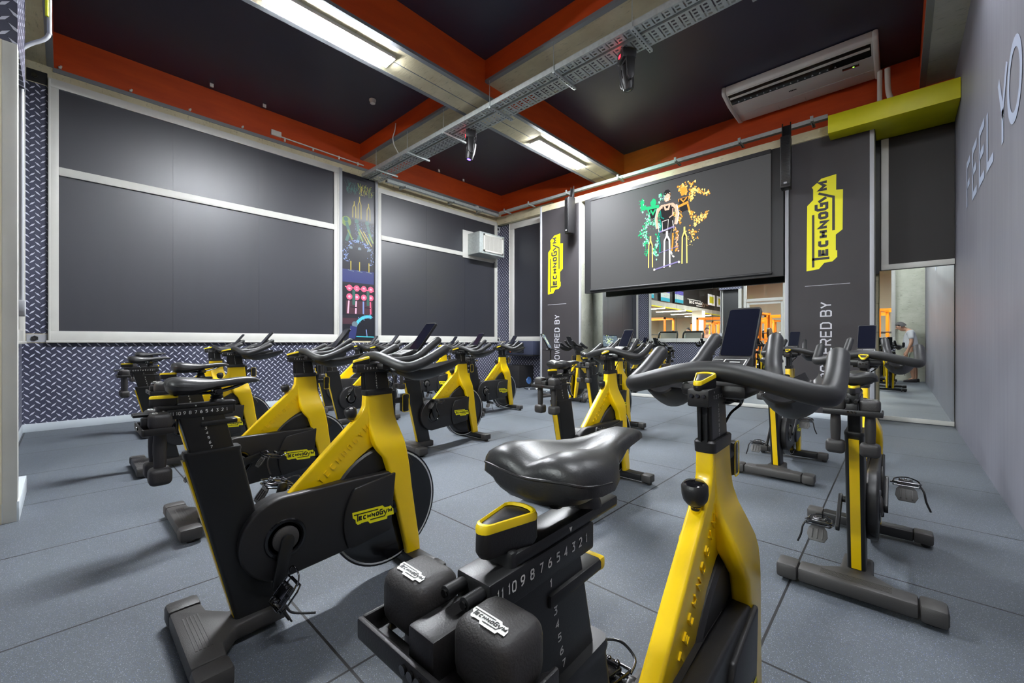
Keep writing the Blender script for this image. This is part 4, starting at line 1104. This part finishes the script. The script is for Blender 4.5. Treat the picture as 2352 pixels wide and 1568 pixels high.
for i in range(5): b.box((-.10 + i * .020, .47, .0475), (.014, .03, .004), 0)
obj('badge', b, 'black_ink', t)
b = MB()
for x in (-.3, .05): b.box((x, .86, .038), (.004, .16, .004), 0)
b.box((0, .66, .0425), (1.7, .004, .003), 0); obj('seam', b, 'concrete_grey', t)
t2 = thing('pipe_run', 'two pale lagged pipes dropping from the air conditioner to the yellow box', 'pipe', (-.35, 7.70, 4.25))
b = MB(); b.tube([(.16, 0, 0), (.16, 0, .62)], .028, 10); obj('straight_pipe', b, 'white_plastic', t2)
b = MB(); b.tube(smooth([(.24, .0, .62), (.25, .0, .3), (.30, -.02, .13), (.38, -.05, .06), (.5, -.06, .036)], 5), .032, 10); obj('bent_pipe', b, 'white_plastic', t2)
# lime boxing in the corner
b = MB(); b.prism([(-.715, 7.2), (XR - .004, 7.2), (XR - .004, 7.94), (-.233, 7.94), (-.233, 7.475), (-.715, 7.475)], 4.0, 4.245, 'z', 0, .003)
tag(obj('boxing', b, 'lime'), 'lime yellow boxed-in duct in the corner above the grey wall', 'boxing')

# moving heads clipped under the wide tray
def moving_head(label, x, y, tilt, glow):
    t = thing('moving_head_light', label, 'stage light', (x, y, 4.385), R(-40), 'moving head lights')
    b = MB(); b.span(-.09, .09, -.08, .08, -.12, -.01, 0, .012); obj('base', b, 'black', t)
    b = MB(); b.span(-.03, .03, -.05, .05, -.014, .004, 0, .003); obj('mount_clamp', b, 'black_metal', t)
    b = MB(); b.span(-.045, .045, -.082, -.078, -.085, -.045, 0, .002); b2 = obj('display', b, 'gloss_black', t)
    b = MB(); b.span(-.03, .02, -.086, -.081, -.078, -.052); obj('readout', b, 'red_led', b2)
    b = MB()
    for s in (-1, 1): b.prism([(-.05, -.13), (.05, -.13), (.042, -.33), (.015, -.37), (-.015, -.37), (-.042, -.33)], s * .095 - .018, s * .095 + .018, 'x', 0, .008)
    b.span(-.11, .11, -.05, .05, -.15, -.12, 0, .008); obj('yoke', b, 'black', t)
    T = Matrix.Translation((0, 0, -.29)) @ Matrix.Rotation(tilt, 4, 'X')
    b = MB(); b.lathe([(.04, .13), (.062, .11), (.07, .04), (.07, -.05), (.06, -.12), (.052, -.145), (.04, -.145)], 20, 0, T)
    for s in (-1, 1): b.box((s * .02, -.068, .02), (.016, .012, .09), 0, .004, T)
    h = obj('head', b, 'black', t)
    b = MB(); b.lathe([(.038, -.142), (.02, -.150), (.001, -.152)], 16, 0, T); obj('lens', b, glow, h)
moving_head('black moving head stage light under the tray, nearer the air conditioner', -2.24, 4.31, R(8), 'gloss_black')
moving_head('black moving head stage light under the tray with a violet lens', -4.88, 4.31, R(-12), 'violet_led')

def tube_thing(name, label, cat, paths, r, mat, loc, group=None):
    t = thing(name, label, cat, loc, 0, group); o = Vector(loc)
    b = MB()
    for p in paths: b.tube([Vector(q) - o for q in p], r, 8)
    obj('run', b, mat, t); return t
# smoke detector, hooks, junction box, conduit, camera
tube_thing('loose_cable', 'loose white cable hanging from the orange beam onto the cable tray', 'cable', [smooth([(-6.55, 4.012, 5.0), (-6.55, 3.99, 4.85), (-6.58, 3.97, 4.74), (-6.54, 3.97, 4.6), (-6.5, 4.0, 4.50), (-6.48, 4.018, 4.45)], 5)], .009, 'white_plastic', (-6.5, 4.0, 4.40))
t = thing('smoke_detector', 'round white smoke detector on the dark ceiling', 'smoke detector', (-6.28, 3.42, 5.06))
b = MB(); b.lathe([(.055, 0), (.055, -.02), (.045, -.035), (.042, -.06), (.03, -.068), (.001, -.07)], 24); obj('housing', b, 'white_plastic', t)
for k, (x, y, lb) in enumerate(((-7.68, 1.53, 'small white ceiling hook, the one nearest the camera'), (-7.71, 2.26, 'small white ceiling hook, second from the camera'), (-7.71, 5.84, 'small white ceiling hook over the far window, left one'), (-7.73, 6.59, 'small white ceiling hook over the far window, right one'))):
    b = MB(); b.box((0, 0, -.025), (.012, .05, .05), 0, .004); b.box((.004, 0, -.052), (.03, .045, .01), 0, .003)
    tag(obj('ceiling_hook', b, 'white_plastic', None, (x, y, 5.06)), lb, 'hook', 'white ceiling hooks')
t = thing('junction_box', 'white junction box with a thin conduit on the orange band', 'junction box', (XL + .006, 2.48, 4.70))
b = MB(); b.box((.02, 0, 0), (.04, .16, .09), 0, .006); obj('box', b, 'white_plastic', t)
b = MB(); b.tube([(.02, .08, -.03), (.02, 1.6, -.055)], .012, 8); cd = obj('conduit', b, 'white_plastic', t)
b = MB()
for y in (.14, .62, 1.1, 1.48): b.span(0, .03, y - .012, y + .012, -.09, -.03, 0, .003)
obj('clips', b, 'white_plastic', cd)
for k, y in enumerate((-.04, .63, 1.29, 1.98)):
    b = MB(); b.box((.015, 0, 0), (.03, .03, .03), 0, .008); b.box((.012, .01, .02), (.02, .02, .02), 0, .004)
    tag(obj('wall_fixing', b, 'white_plastic', None, (XL + .006, y, 4.62)), 'small white fixing on the orange band above the large window, %s from the left' % ('first', 'second', 'third', 'fourth')[k], 'fixing', 'white fixings on the orange band')
t = thing('security_camera', 'small white dome security camera above the far dark window', 'camera', (XL + .01, 7.09, 4.50))
b = MB(); b.lathe([(.05, 0), (.05, -.03), (.04, -.06), (.001, -.065)], 18, 0, Matrix.Translation((.07, 0, .03))); b.span(0, .07, -.03, .03, -.01, .03, 0, .006); obj('body', b, 'white_plastic', t)
b = MB(); b.ell((.09, 0, -.045), (.026, .026, .026), 0, 12, 8); obj('lens', b, 'gloss_black', t)
# duct box with grille on the far window
t = thing('ventilation_box', 'galvanised ventilation box with a pale grille on the far dark window', 'vent', (XL + .012, 7.24, 3.27))
b = MB(); b.span(.02, .46, -.42, .44, 0, .52, 0, .006); bx = obj('duct_box', b, 'galv', t)
b = MB(); b.span(0, .03, -.58, .48, -.08, .60, 0, .004); obj('back_plate', b, 'alu', t)
b = MB(); b.span(.455, .47, -.28, .36, .07, .46, 0, .003); gr = obj('grille_backing', b, 'black_metal', bx)
b = MB()
for z0, z1, y0, y1 in ((.05, .09, -.30, .38), (.44, .48, -.30, .38), (.05, .48, -.30, -.26), (.05, .48, .34, .38)): b.span(.462, .485, y0, y1, z0, z1, 0, .002)
for i in range(26): b.span(.466, .480, -.25 + i * .0232, -.238 + i * .0232, .09, .44)
obj('grille', b, 'white_plastic', gr)
# column loudspeakers
def col_speaker(label, x, y, z0, z1, rz):
    t = thing('column_speaker', label, 'loudspeaker', (x, y, z0), rz, 'column loudspeakers'); h = z1 - z0
    b = MB(); b.span(-.065, .065, -.09, .09, 0, h, 0, .012); c = obj('cabinet', b, 'black', t)
    b = MB(); b.span(-.055, .055, -.1, -.088, .03, h - .03, 0, .006)
    n = int((h - .08) / .022)
    for i in range(n): b.span(-.052, .052, -.1035, -.099, .045 + i * .022, .053 + i * .022)
    obj('grille', b, 'black_metal', c)
    b = MB(); b.span(-.02, .02, -.105, -.1, .05, .075); obj('badge', b, 'alu_grey', c)
    b = MB()
    for xx in (-.05, .05): b.tube([(xx, .02, h - .01), (xx, .05, h + .14), (xx, .06, h + .24)], .008, 8)
    b.span(-.06, .06, .05, .07, h * .5, h + .2, 0, .004)
    obj('hanging_bracket', b, 'black_metal', t)
col_speaker('slim black loudspeaker hanging before the larger banner', -1.22, 7.28, 3.38, 4.14, R(4))
col_speaker('slim black loudspeaker hanging before the narrower banner', -5.09, 7.28, 3.40, 4.16, R(-18))
# amplifier shelf, subwoofer, laptop on stand, socket
t = thing('amplifier_rack', 'dark wall-hung amplifier with glowing panel under the narrow window', 'amplifier', (-6.80, 7.98, .80))
b = MB(); b.span(-.45, .45, -.42, 0, 0, .33, 0, .008); c = obj('case', b, P('navy_case', (52, 56, 74), .4), t)
b = MB(); b.span(-.40, .16, -.432, -.42, .04, .29, 0, .003); f_ = obj('front_panel', b, 'gloss_black', c)
b = MB()
for i in range(26): x = rnd.uniform(-.34, .02); z = rnd.uniform(.06, .2); b.box((x, -.434, z), (rnd.uniform(.008, .05), .003, rnd.uniform(.006, .016)))
obj('indicator_lights', b, emis('amber_glow', (255, 110, 40), 2.0), f_)
b = MB(); b.span(-.46, .46, -.42, 0, -.03, 0); obj('shelf', b, 'black_metal', t)
t = thing('subwoofer', 'black subwoofer box standing on the floor under the amplifier', 'loudspeaker', (-6.98, 7.72, 0))
b = MB(); b.span(-.30, .30, -.28, .26, .015, .53, 0, .01); c = obj('cabinet', b, 'black', t)
b = MB()
for x in (-.24, .24):
    for y in (-.22, .2): b.lathe([(.03, 0), (.03, .016)], 12, 0, Matrix.Translation((x, y, 0)))
obj('rubber_feet', b, 'black', t)
b = MB(); b.lathe([(.09, 0), (.085, .01), (.05, .012), (.03, .004)], 24, 0, Matrix.Translation((.30, .08, .16)) @ Matrix.Rotation(PI / 2, 4, 'Y')); obj('cone', b, P('blue_cone', (70, 110, 170), .3), c)
t = thing('socket_box', 'white socket box on the floor beside the subwoofer', 'socket', (-6.2, 7.60, 0))
b = MB(); b.span(-.07, .07, -.05, .05, 0, .09, 0, .01); obj('box', b, 'white_plastic', t)
tube_thing('floor_cable', 'thin black cable looping over the floor by the subwoofer', 'cable', [smooth([(-6.58, 7.5, .012), (-6.35, 7.35, .012), (-6.1, 7.5, .012), (-5.8, 7.2, .012), (-5.5, 7.3, .012), (-5.3, 7.1, .012)], 6)], .008, 'gloss_black', (-6.58, 7.5, 0))
tube_thing('wall_cable', 'pale cable hanging from the amplifier down to the floor beside the banner', 'cable', [smooth([(-6.34, 7.86, 1.0), (-6.22, 7.8, 1.05), (-6.3, 7.84, .85), (-6.14, 7.9, .6), (-6.17, 7.9, .3), (-6.14, 7.9, .02)], 6)], .01, 'white_plastic', (-6.34, 7.86, 0))
t = thing('laptop_stand', 'slim black stand beside the column carrying the tilted monitor', 'stand', (-5.2, 6.75, 0))
b = MB(); b.span(-.32, .32, -.03, .03, 0, .05, 0, .01); b.span(-.03, .03, -.28, .28, 0, .045, 0, .01); obj('foot', b, 'foot', t)
b = MB(); b.tube([(0, 0, .04), (0, 0, .94)], .016, 12); b.tube([(0, 0, .5), (0, 0, .56)], .024, 12); obj('pole', b, 'chrome', t)
b = MB(); b.span(-.14, .14, -.1, .1, .94, .955, 0, .004); obj('tray', b, 'black_metal', t)
t = thing('monitor', 'tilted monitor showing a bright cycling picture on the slim stand', 'monitor', (-5.2, 6.75, .956), R(-58))
T1 = Matrix.Rotation(R(28), 4, 'X')
b = MB(); b.box((0, 0, .19), (.54, .025, .34), 0, .006, T1); c = obj('housing', b, 'gloss_black', t)
b = MB(); b.span(-.14, .14, -.08, .08, 0, .014, 0, .004); obj('keyboard_base', b, 'gloss_black', t)
b = MB(); b.box((0, .0135, .19), (.51, .002, .30), 0, 0, T1); b2 = obj('display', b, emis('monitor_picture', (120, 136, 150), .8), c)
b = MB()
for i in range(60): b.ell((rnd.gauss(0, .06), .0155, .2 + rnd.gauss(0, .05)), (.008, .002, .012), rnd.randint(0, 1), 6, 4, T1)
obj('picture_marks', b, [emis('pic_lime', (210, 230, 130), 1.1), emis('pic_white', (235, 245, 235), 1.1)], b2)

# conduit by the left edge with a switch box
t = thing('conduit', 'grey steel conduit by the glass with a bend and yellow tape', 'pipe', (-4.70, -.215, 1.42))
b = MB(); b.tube(smooth([(0, 0, 0), (0, 0, 1.75), (0, .005, 1.84), (0, .045, 1.90), (0, .105, 1.96), (0, .135, 2.02), (0, .137, 2.12), (0, .137, 2.98)], 4), .0135, 12); p_ = obj('pipe', b, 'alu_grey', t)
b = MB(); b.tube([(0.022, .125, 2.14), (.022, .125, 2.96)], .010, 10); b.tube([(.022, .118, 2.32), (.022, .145, 2.32)], .02, 10); obj('tape', b, P('yellow_green_tape', (222, 226, 20), .5), p_)
b = MB(); b.span(-.06, .06, -.055, .02, -.115, 0.0, 0, .006); obj('switch_box', b, 'alu_grey', t)

# ------------------------------------------------------------------ the gym beyond the glass (seen in the mirrors)
b = MB(); b.span(-13, 6, -14.2, -14, 0, 5.2, 0); b.span(-13.2, -13, -14, -.5, 0, 5.2, 0); b.span(5.9, 6.0, -14, -.5, 0, 5.2, 0); struct('wall_gym', b, 'cream_wall')
b = MB(); b.span(-13, 6, -14, YF - .13, 5.06, 5.2, 0); struct('ceiling_gym', b, 'brown_ceiling')
b = MB(); b.span(XR + .16, 6, YF - .12, YF, 0, 5.1); b.span(-13, XL - .01, YF - .12, YF, 0, 5.1); struct('wall_partition', b, 'cream_wall')
b = MB(); b.span(-13, -8.25, -14, -.9, 2.78, 3.02, 0); b.span(-8.27, -8.24, -14, -.9, 2.74, 2.79, 1); b.span(-13, -8.3, -14, -.9, 3.02, 4.4, 2); struct('mezzanine_slab', b, ['concrete_grey', 'logo_yellow', 'black_board'])
for k, (y0, y1, z0, z1) in enumerate(((-1.75, -2.5, 3.07, 3.85), (-3.2, -4.3, 3.02, 3.72), (-4.9, -6.05, 3.06, 3.74))):
    t = thing('television', 'lit television on the gym gallery seen in the mirror, %s from the left' % ('first', 'second', 'third')[k], 'television', (-8.20, (y0 + y1) / 2, z0), 0, 'gym televisions')
    w = abs(y1 - y0)
    b = MB(); b.span(-.04, .0, -w / 2, w / 2, 0, z1 - z0, 0, .006); c = obj('case', b, 'gloss_black', t)
    b = MB(); b.span(.0005, .003, -w / 2 + .03, w / 2 - .03, .2, (z1 - z0) - .24, 0); b.span(.0005, .003, -w / 2 + .03, w / 2 - .03, (z1 - z0) - .24, (z1 - z0) - .04, 1); b.span(.0005, .003, -w / 2 + .03, w / 2 - .03, .03, .2, 2)
    for i in range(10): b.span(.003, .005, rnd.uniform(-w / 2 + .08, w / 2 - .1), rnd.uniform(-w / 2 + .1, w / 2 - .06), .24 + i * .03, .25 + i * .03, 3)
    obj('screen', b, [emis('tv_white', (225, 235, 235), 1.0), emis('tv_violet', (120, 110, 200), 1.0), emis('tv_cyan', (80, 190, 215), 1.0), emis('tv_peach', (230, 170, 140), 1.0)], c)
    b = MB(); b.span(-.1, -.04, -.06, .06, .2, .4); obj('mount', b, 'black_metal', t)
t = thing('gym_sign', 'black sign with white lettering on the gym gallery, seen in the mirror', 'sign', (-8.29, -8.5, 2.98))
ll = 3.6
b = logo_mb(lambda u, v, h: (.003 + h * 6, 1.8 - u * ll, .02 + v * ll * .42), .001); obj('logo_print', b, ['black_ink', 'white_ink'], t, fix=False)
for k, (y0, y1) in enumerate(((-8.9, -10.1), (-10.5, -11.7))):
    b = MB(); b.span(-.01, .01, y1 - y0, 0, 0, .62); b.span(.0101, .012, (y1 - y0) * .8, (y1 - y0) * .2, .12, .5, 1)
    tag(obj('hanging_poster', b, ['tshirt', 'lime'], None, (-7.9, y0, 3.2)), 'pale hanging poster below the gym sign in the mirror, %s one' % ('left', 'right')[k], 'poster', 'gym posters')
for k, (x, y, z, ln) in enumerate(((-9.0, -1.6, 2.70, 1.3), (-8.8, -3.4, 2.70, 1.4), (-8.7, -5.6, 2.70, 1.5), (-8.9, -8.2, 2.70, 1.6), (-9.0, -10.5, 2.70, 1.5), (-3.3, -3.2, 4.6, 1.5), (-4.8, -7.5, 4.6, 1.5), (-1.6, -5.5, 4.6, 1.5), (.6, -2.4, 4.6, 1.5))):
    lamp_fixture('strip light in the gym behind the glass, number %d seen in the mirror' % (k + 1) if False else 'strip light of the gym behind the glass, visible only in the mirrors', x, y, ln, .18, z, 'gym strip lights', 'x', watt=(GYM if z > 3 else GYM * .35))
b = MB(); b.span(-8.0, -7.5, -7.2, -6.7, 0, 2.74, 0); b.span(-2.6, -2.2, -8, -7.6, 0, 5.0); struct('column', b, 'cream_wall')
def rack(label, x, y, rz):
    t = thing('weight_rack', label, 'gym machine', (x, y, 0), rz, 'orange gym machines')
    b = MB()
    for sx in (-.6, .6):
        for sy in (-.5, .5): b.span(sx - .04, sx + .04, sy - .04, sy + .04, 0, 2.25)
    obj('uprights', b, 'orange_gloss', t)
    b = MB()
    for sy in (-.5, .5): b.span(-.64, .64, sy - .04, sy + .04, 2.17, 2.25); b.span(-.64, .64, sy - .03, sy + .03, .0, .06)
    for sx in (-.6, .6):
        for z in (.06, 1.2, 2.2): b.span(sx - .03, sx + .03, -.5, .5, z - .03, z + .03)
    obj('crossbars', b, 'orange_gloss', t)
    b = MB()
    for i in range(10): b.span(-.16, .16, -.12, .12, .1 + i * .09, .17 + i * .09)
    obj('weight_stack', b, 'black', t)
    b = MB(); b.tube([(-.9, .0, 1.45), (.9, 0, 1.45)], .02, 8)
    for s in (-1, 1): b.tube([(s * .72, 0, 1.45), (s * .80, 0, 1.45)], .2, 16)
    obj('barbell', b, 'black_metal', t)
for k, (x, y, rz) in enumerate(((-8.6, -3.7, 0), (-6.4, -5.1, 0), (-4.4, -2.7, .1), (-7.9, -11.6, 0), (-5.8, -11.4, .1), (-3.9, -13.0, 0), (-5.3, -6.6, .3), (-3.6, -5.2, 0), (-6.9, -9.0, 0), (-5.2, -9.6, .2), (-3.5, -8.2, 0), (-2.2, -4.2, .4), (-.9, -6.2, 0), (.2, -3.6, .2), (-3.2, -11, 0), (-8.6, -10.5, 0))):
    rack('orange weight rack in the gym behind the glass, visible only in the mirrors', x, y, rz)
for k, (x, y) in enumerate(((-6.9, -1.6), (-5.9, -1.6))):
    t = thing('treadmill', 'dark treadmill console behind the gym window, %s one in the mirror' % ('left', 'right')[k], 'treadmill', (x, y, 0), 0, 'gym treadmills')
    b = MB(); b.span(-.4, .4, -.9, .9, .02, .18, 0, .03); obj('deck', b, 'black', t)
    b = MB()
    for s in (-1, 1): b.tube(smooth([(s * .38, .75, .15), (s * .38, .8, .9), (s * .38, .7, 1.4), (s * .34, .62, 1.5)], 5), .035, 10)
    b.tube([(-.36, .62, 1.5), (.36, .62, 1.5)], .04, 10); obj('handrail', b, 'black', t)
    b = MB(); b.box((0, .68, 1.28), (.62, .05, .38), 0, .02); obj('console', b, 'alu_grey', t)

# ------------------------------------------------------------------ the man reflected in the narrow mirror
def skinned(name, verts, edges, mat, parent, root=0, sub=2):
    me = bpy.data.meshes.new(name + '_cage'); me.from_pydata([v[:3] for v in verts], edges, [])
    o = bpy.data.objects.new(name, me); COL.objects.link(o)
    sk = o.modifiers.new('skin', 'SKIN'); sk.use_smooth_shade = True
    for i, v in enumerate(verts):
        d = me.skin_vertices[0].data[i]; r = v[3]; d.radius = r if isinstance(r, tuple) else (r, r); d.use_root = (i == root)
    ss = o.modifiers.new('sub', 'SUBSURF'); ss.levels = sub; ss.render_levels = sub
    dg = bpy.context.evaluated_depsgraph_get()
    nm = bpy.data.meshes.new_from_object(o.evaluated_get(dg)); nm.name = name
    bpy.data.objects.remove(o)
    nm.materials.clear(); nm.materials.append(M[mat] if isinstance(mat, str) else mat)
    for p in nm.polygons: p.use_smooth = True
    o = bpy.data.objects.new(name, nm); COL.objects.link(o); o.parent = parent
    return o
def person(label, loc, rz, lean, mats, scale=1.0):
    """standing figure facing local +y, x = its right; lean bends the torso forward"""
    t = thing('person', label, 'person', loc, rz); t.scale = (scale,) * 3
    shirt, pants, hair, shoe = mats
    L = Vector((0, 0, .93))
    def up(p):
        """bend everything above the hips"""
        q = Vector(p) - L; q.rotate(Matrix.Rotation(-lean, 3, 'X')); return tuple(q + L)
    V = []; E = []
    def add(p, r, par=None, bend=False):
        V.append((*(up(p) if bend else p), r)); i = len(V) - 1
        if par is not None: E.append((par, i))
        return i
    pel = add((0, 0, .95), (.15, .115)); w = add((0, .02, 1.06), (.155, .125), pel, True); ch = add((0, .01, 1.25), (.165, .115), w, True); sh = add((0, -.01, 1.39), (.12, .075), ch, True)
    hf = .10 if lean > .1 else 0.0; hz = .035 if lean > .1 else 0.0
    nk = add((0, .01 + hf * .4, 1.47 - hz * .3), .055, sh, True); hd = add((0, .05 + hf * .9, 1.545 - hz), (.076, .088), nk, True); hc = add((0, .055 + hf * 1.1, 1.63 - hz), (.084, .104), hd, True); ht = add((0, .045 + hf * 1.2, 1.69 - hz), (.066, .078), hc, True)
    for s in (-1, 1):
        a = add((s * .17, -.01, 1.37), .062, sh, True); sw = up((s * .17, -.01, 1.37))
        el = add((s * .225, sw[1] - .02, sw[2] - .27), .043, a); wr = add((s * .215, sw[1] + .06, sw[2] - .51), .03, el); pm = add((s * .205, sw[1] + .085, sw[2] - .585), (.022, .04), wr)
        for k in range(4):
            f = add((s * .205, sw[1] + .06 + .019 * k, sw[2] - .635), .0095, pm); f2 = add((s * .195, sw[1] + .065 + .019 * k, sw[2] - .665 + .006 * abs(k - 1.4)), .0085, f); add((s * .180, sw[1] + .07 + .019 * k, sw[2] - .675 + .006 * abs(k - 1.4)), .0075, f2)
        th = add((s * .19, sw[1] + .125, sw[2] - .585), .0105, wr); add((s * .185, sw[1] + .135, sw[2] - .625), .009, th)
        hp = add((s * .085, 0, .88), .10, pel); kn = add((s * .10, .03 + .03 * s, .50), .062, hp); cf = add((s * .10, .0 + .03 * s, .34), .056, kn); an = add((s * .10, -.02 + .03 * s, .10), .036, cf)
        add((s * .105, .08 + .03 * s, .05), (.04, .03), an)
    body = skinned('body', V, E, 'skin', t)
    # face, ears
    b = MB(); c = Vector(up((0, .055 + hf * 1.1, 1.61 - hz)))
    Th = Matrix.Translation(c) @ Matrix.Rotation(-lean * (2.4 if lean > .1 else 1), 4, 'X')
    b.loft([[(p[0] * k, yy, z0 + p[1] * k) for p in rrect(.014, .02, .008)] for k, yy, z0 in ((1.2, .075, .0), (.8, .105, -.015), (.3, .115, -.022))], T=Th); b.ell((0, .085, -.062), (.026, .012, .008), 0, 10, 6, Th)
    for s in (-1, 1): b.ell((s * .082, -.005, -.01), (.012, .022, .034), 0, 10, 6, Th)
    obj('face_features', b, 'skin', t, ang=80)
    b = MB()
    for s in (-1, 1): b.ell((s * .032, .085, .018), (.012, .006, .007), 0, 8, 6, Th)
    obj('eyes', b, 'black_ink', t)
    b = MB(); rings = []
    for i in range(9):
        a = R(90 * i / 8); r = math.cos(a)
        rings.append([(.098 * r * math.cos(2 * PI * j / 20), -.030 + .108 * r * math.sin(2 * PI * j / 20), .005 + .055 * (1 if math.sin(2 * PI * j / 20) > .2 else -.5) * (1 - i / 8) + .128 * math.sin(a)) for j in range(20)])
    b.loft(rings, T=Th); obj('hair', b, hair, t, ang=70)
    V.clear(); E.clear()
    p0 = add((0, .01, .90), (.175, .145)); p1 = add((0, .05, 1.06), (.19, .18), p0, True); p2 = add((0, .02, 1.25), (.185, .15), p1, True); p3 = add((0, -.01, 1.385), (.14, .09), p2, True); add((0, .0, 1.435), (.075, .065), p3, True)
    for s in (-1, 1):
        a = add((s * .175, -.01, 1.375), .078, p3, True); sw = up((s * .175, -.01, 1.375)); add((s * .215, sw[1] - .015, sw[2] - .20), .068, a)
    skinned('shirt', V, E, shirt, t)
    V.clear(); E.clear()
    p0 = add((0, 0, .96), (.16, .125)); p1 = add((0, 0, .86), (.155, .13), p0)
    for s in (-1, 1): a = add((s * .09, .0, .80), .112, p1); add((s * .10, .03 + .03 * s, .50), .092, a)
    skinned('shorts', V, E, pants, t)
    for s in (-1, 1):
        b = MB(); y0 = .03 * s
        b.loft([[(s * .103 + p[0] * k, y0 + yy, .045 * h + p[1] * h + .002) for p in rrect(.045, .045, .02)] for yy, k, h in ((-.09, .6, .8), (-.07, .85, 1.0), (.02, .95, .95), (.10, 1.05, .75), (.155, .9, .6), (.18, .5, .4))])
        obj('shoe', b, shoe, t, ang=60)
    return t
person('person in white T-shirt and pale shorts stooping, reflected in the narrow mirror', (.31, -.06, 0), R(90), R(10), ('tshirt', 'shorts', 'hair', 'shoe'))
person('person in dark top standing behind the gym window, seen in the mirror', (-6.9, -3.3, 0), R(20), R(3), (P('teal_top', (90, 110, 112), .8), P('dark_pants', (40, 42, 50), .8), P('dark_hair', (40, 34, 30), .7), 'shoe'))
person('person in peach top standing behind the gym window, seen in the mirror', (-6.2, -3.4, 0), R(-30), R(3), (P('peach_top', (206, 150, 120), .8), 'shorts', P('brown_hair', (70, 50, 40), .7), 'shoe'))

# ------------------------------------------------------------------ extra light that the place gives off
def spot(name, loc, tgt, watt, col, size, blend=.5):
    L = bpy.data.lights.new(name, 'SPOT'); L.energy = watt; L.color = col; L.spot_size = size; L.spot_blend = blend; L.shadow_soft_size = .03
    o = bpy.data.objects.new(name, L); COL.objects.link(o); o.location = loc
    o.rotation_euler = (Vector(tgt) - Vector(loc)).to_track_quat('-Z', 'Y').to_euler(); return o
spot('stage_beam', (-2.3, 4.5, 3.9), (-3.7, 7.75, 4.42), 160, (.15, 1.0, .55), R(26), .9)
spot('violet_beam', (-4.9, 4.33, 3.93), (-4.95, 4.6, 0), 18, (.35, .25, 1.0), R(16), .6)

w = bpy.data.worlds.new('world'); S.world = w; w.use_nodes = True
w.node_tree.nodes['Background'].inputs[0].default_value = (.6, .65, .7, 1); w.node_tree.nodes['Background'].inputs[1].default_value = .05

cam = bpy.data.cameras.new('camera'); co = bpy.data.objects.new('camera', cam); COL.objects.link(co)
cam.sensor_width = 36.0; cam.sensor_fit = 'HORIZONTAL'; cam.lens = 36.0 * 955.0 / 2352.0; cam.clip_start = .02; cam.clip_end = 100
co.location = (0, 0, 1.12); co.rotation_euler = (R(90), 0, R(42.9))
S.camera = co
S.view_settings.view_transform = 'Standard'; S.view_settings.look = 'None'; S.view_settings.gamma = 1; S.view_settings.use_curve_mapping = False
S.view_settings.exposure = EXPO
S.cycles.use_denoising = True
S.cycles.max_bounces = 8; S.cycles.diffuse_bounces = 4; S.cycles.glossy_bounces = 4; S.cycles.transparent_max_bounces = 8
S.cycles.caustics_reflective = False; S.cycles.caustics_refractive = False
S.cycles.sample_clamp_indirect = 6.0
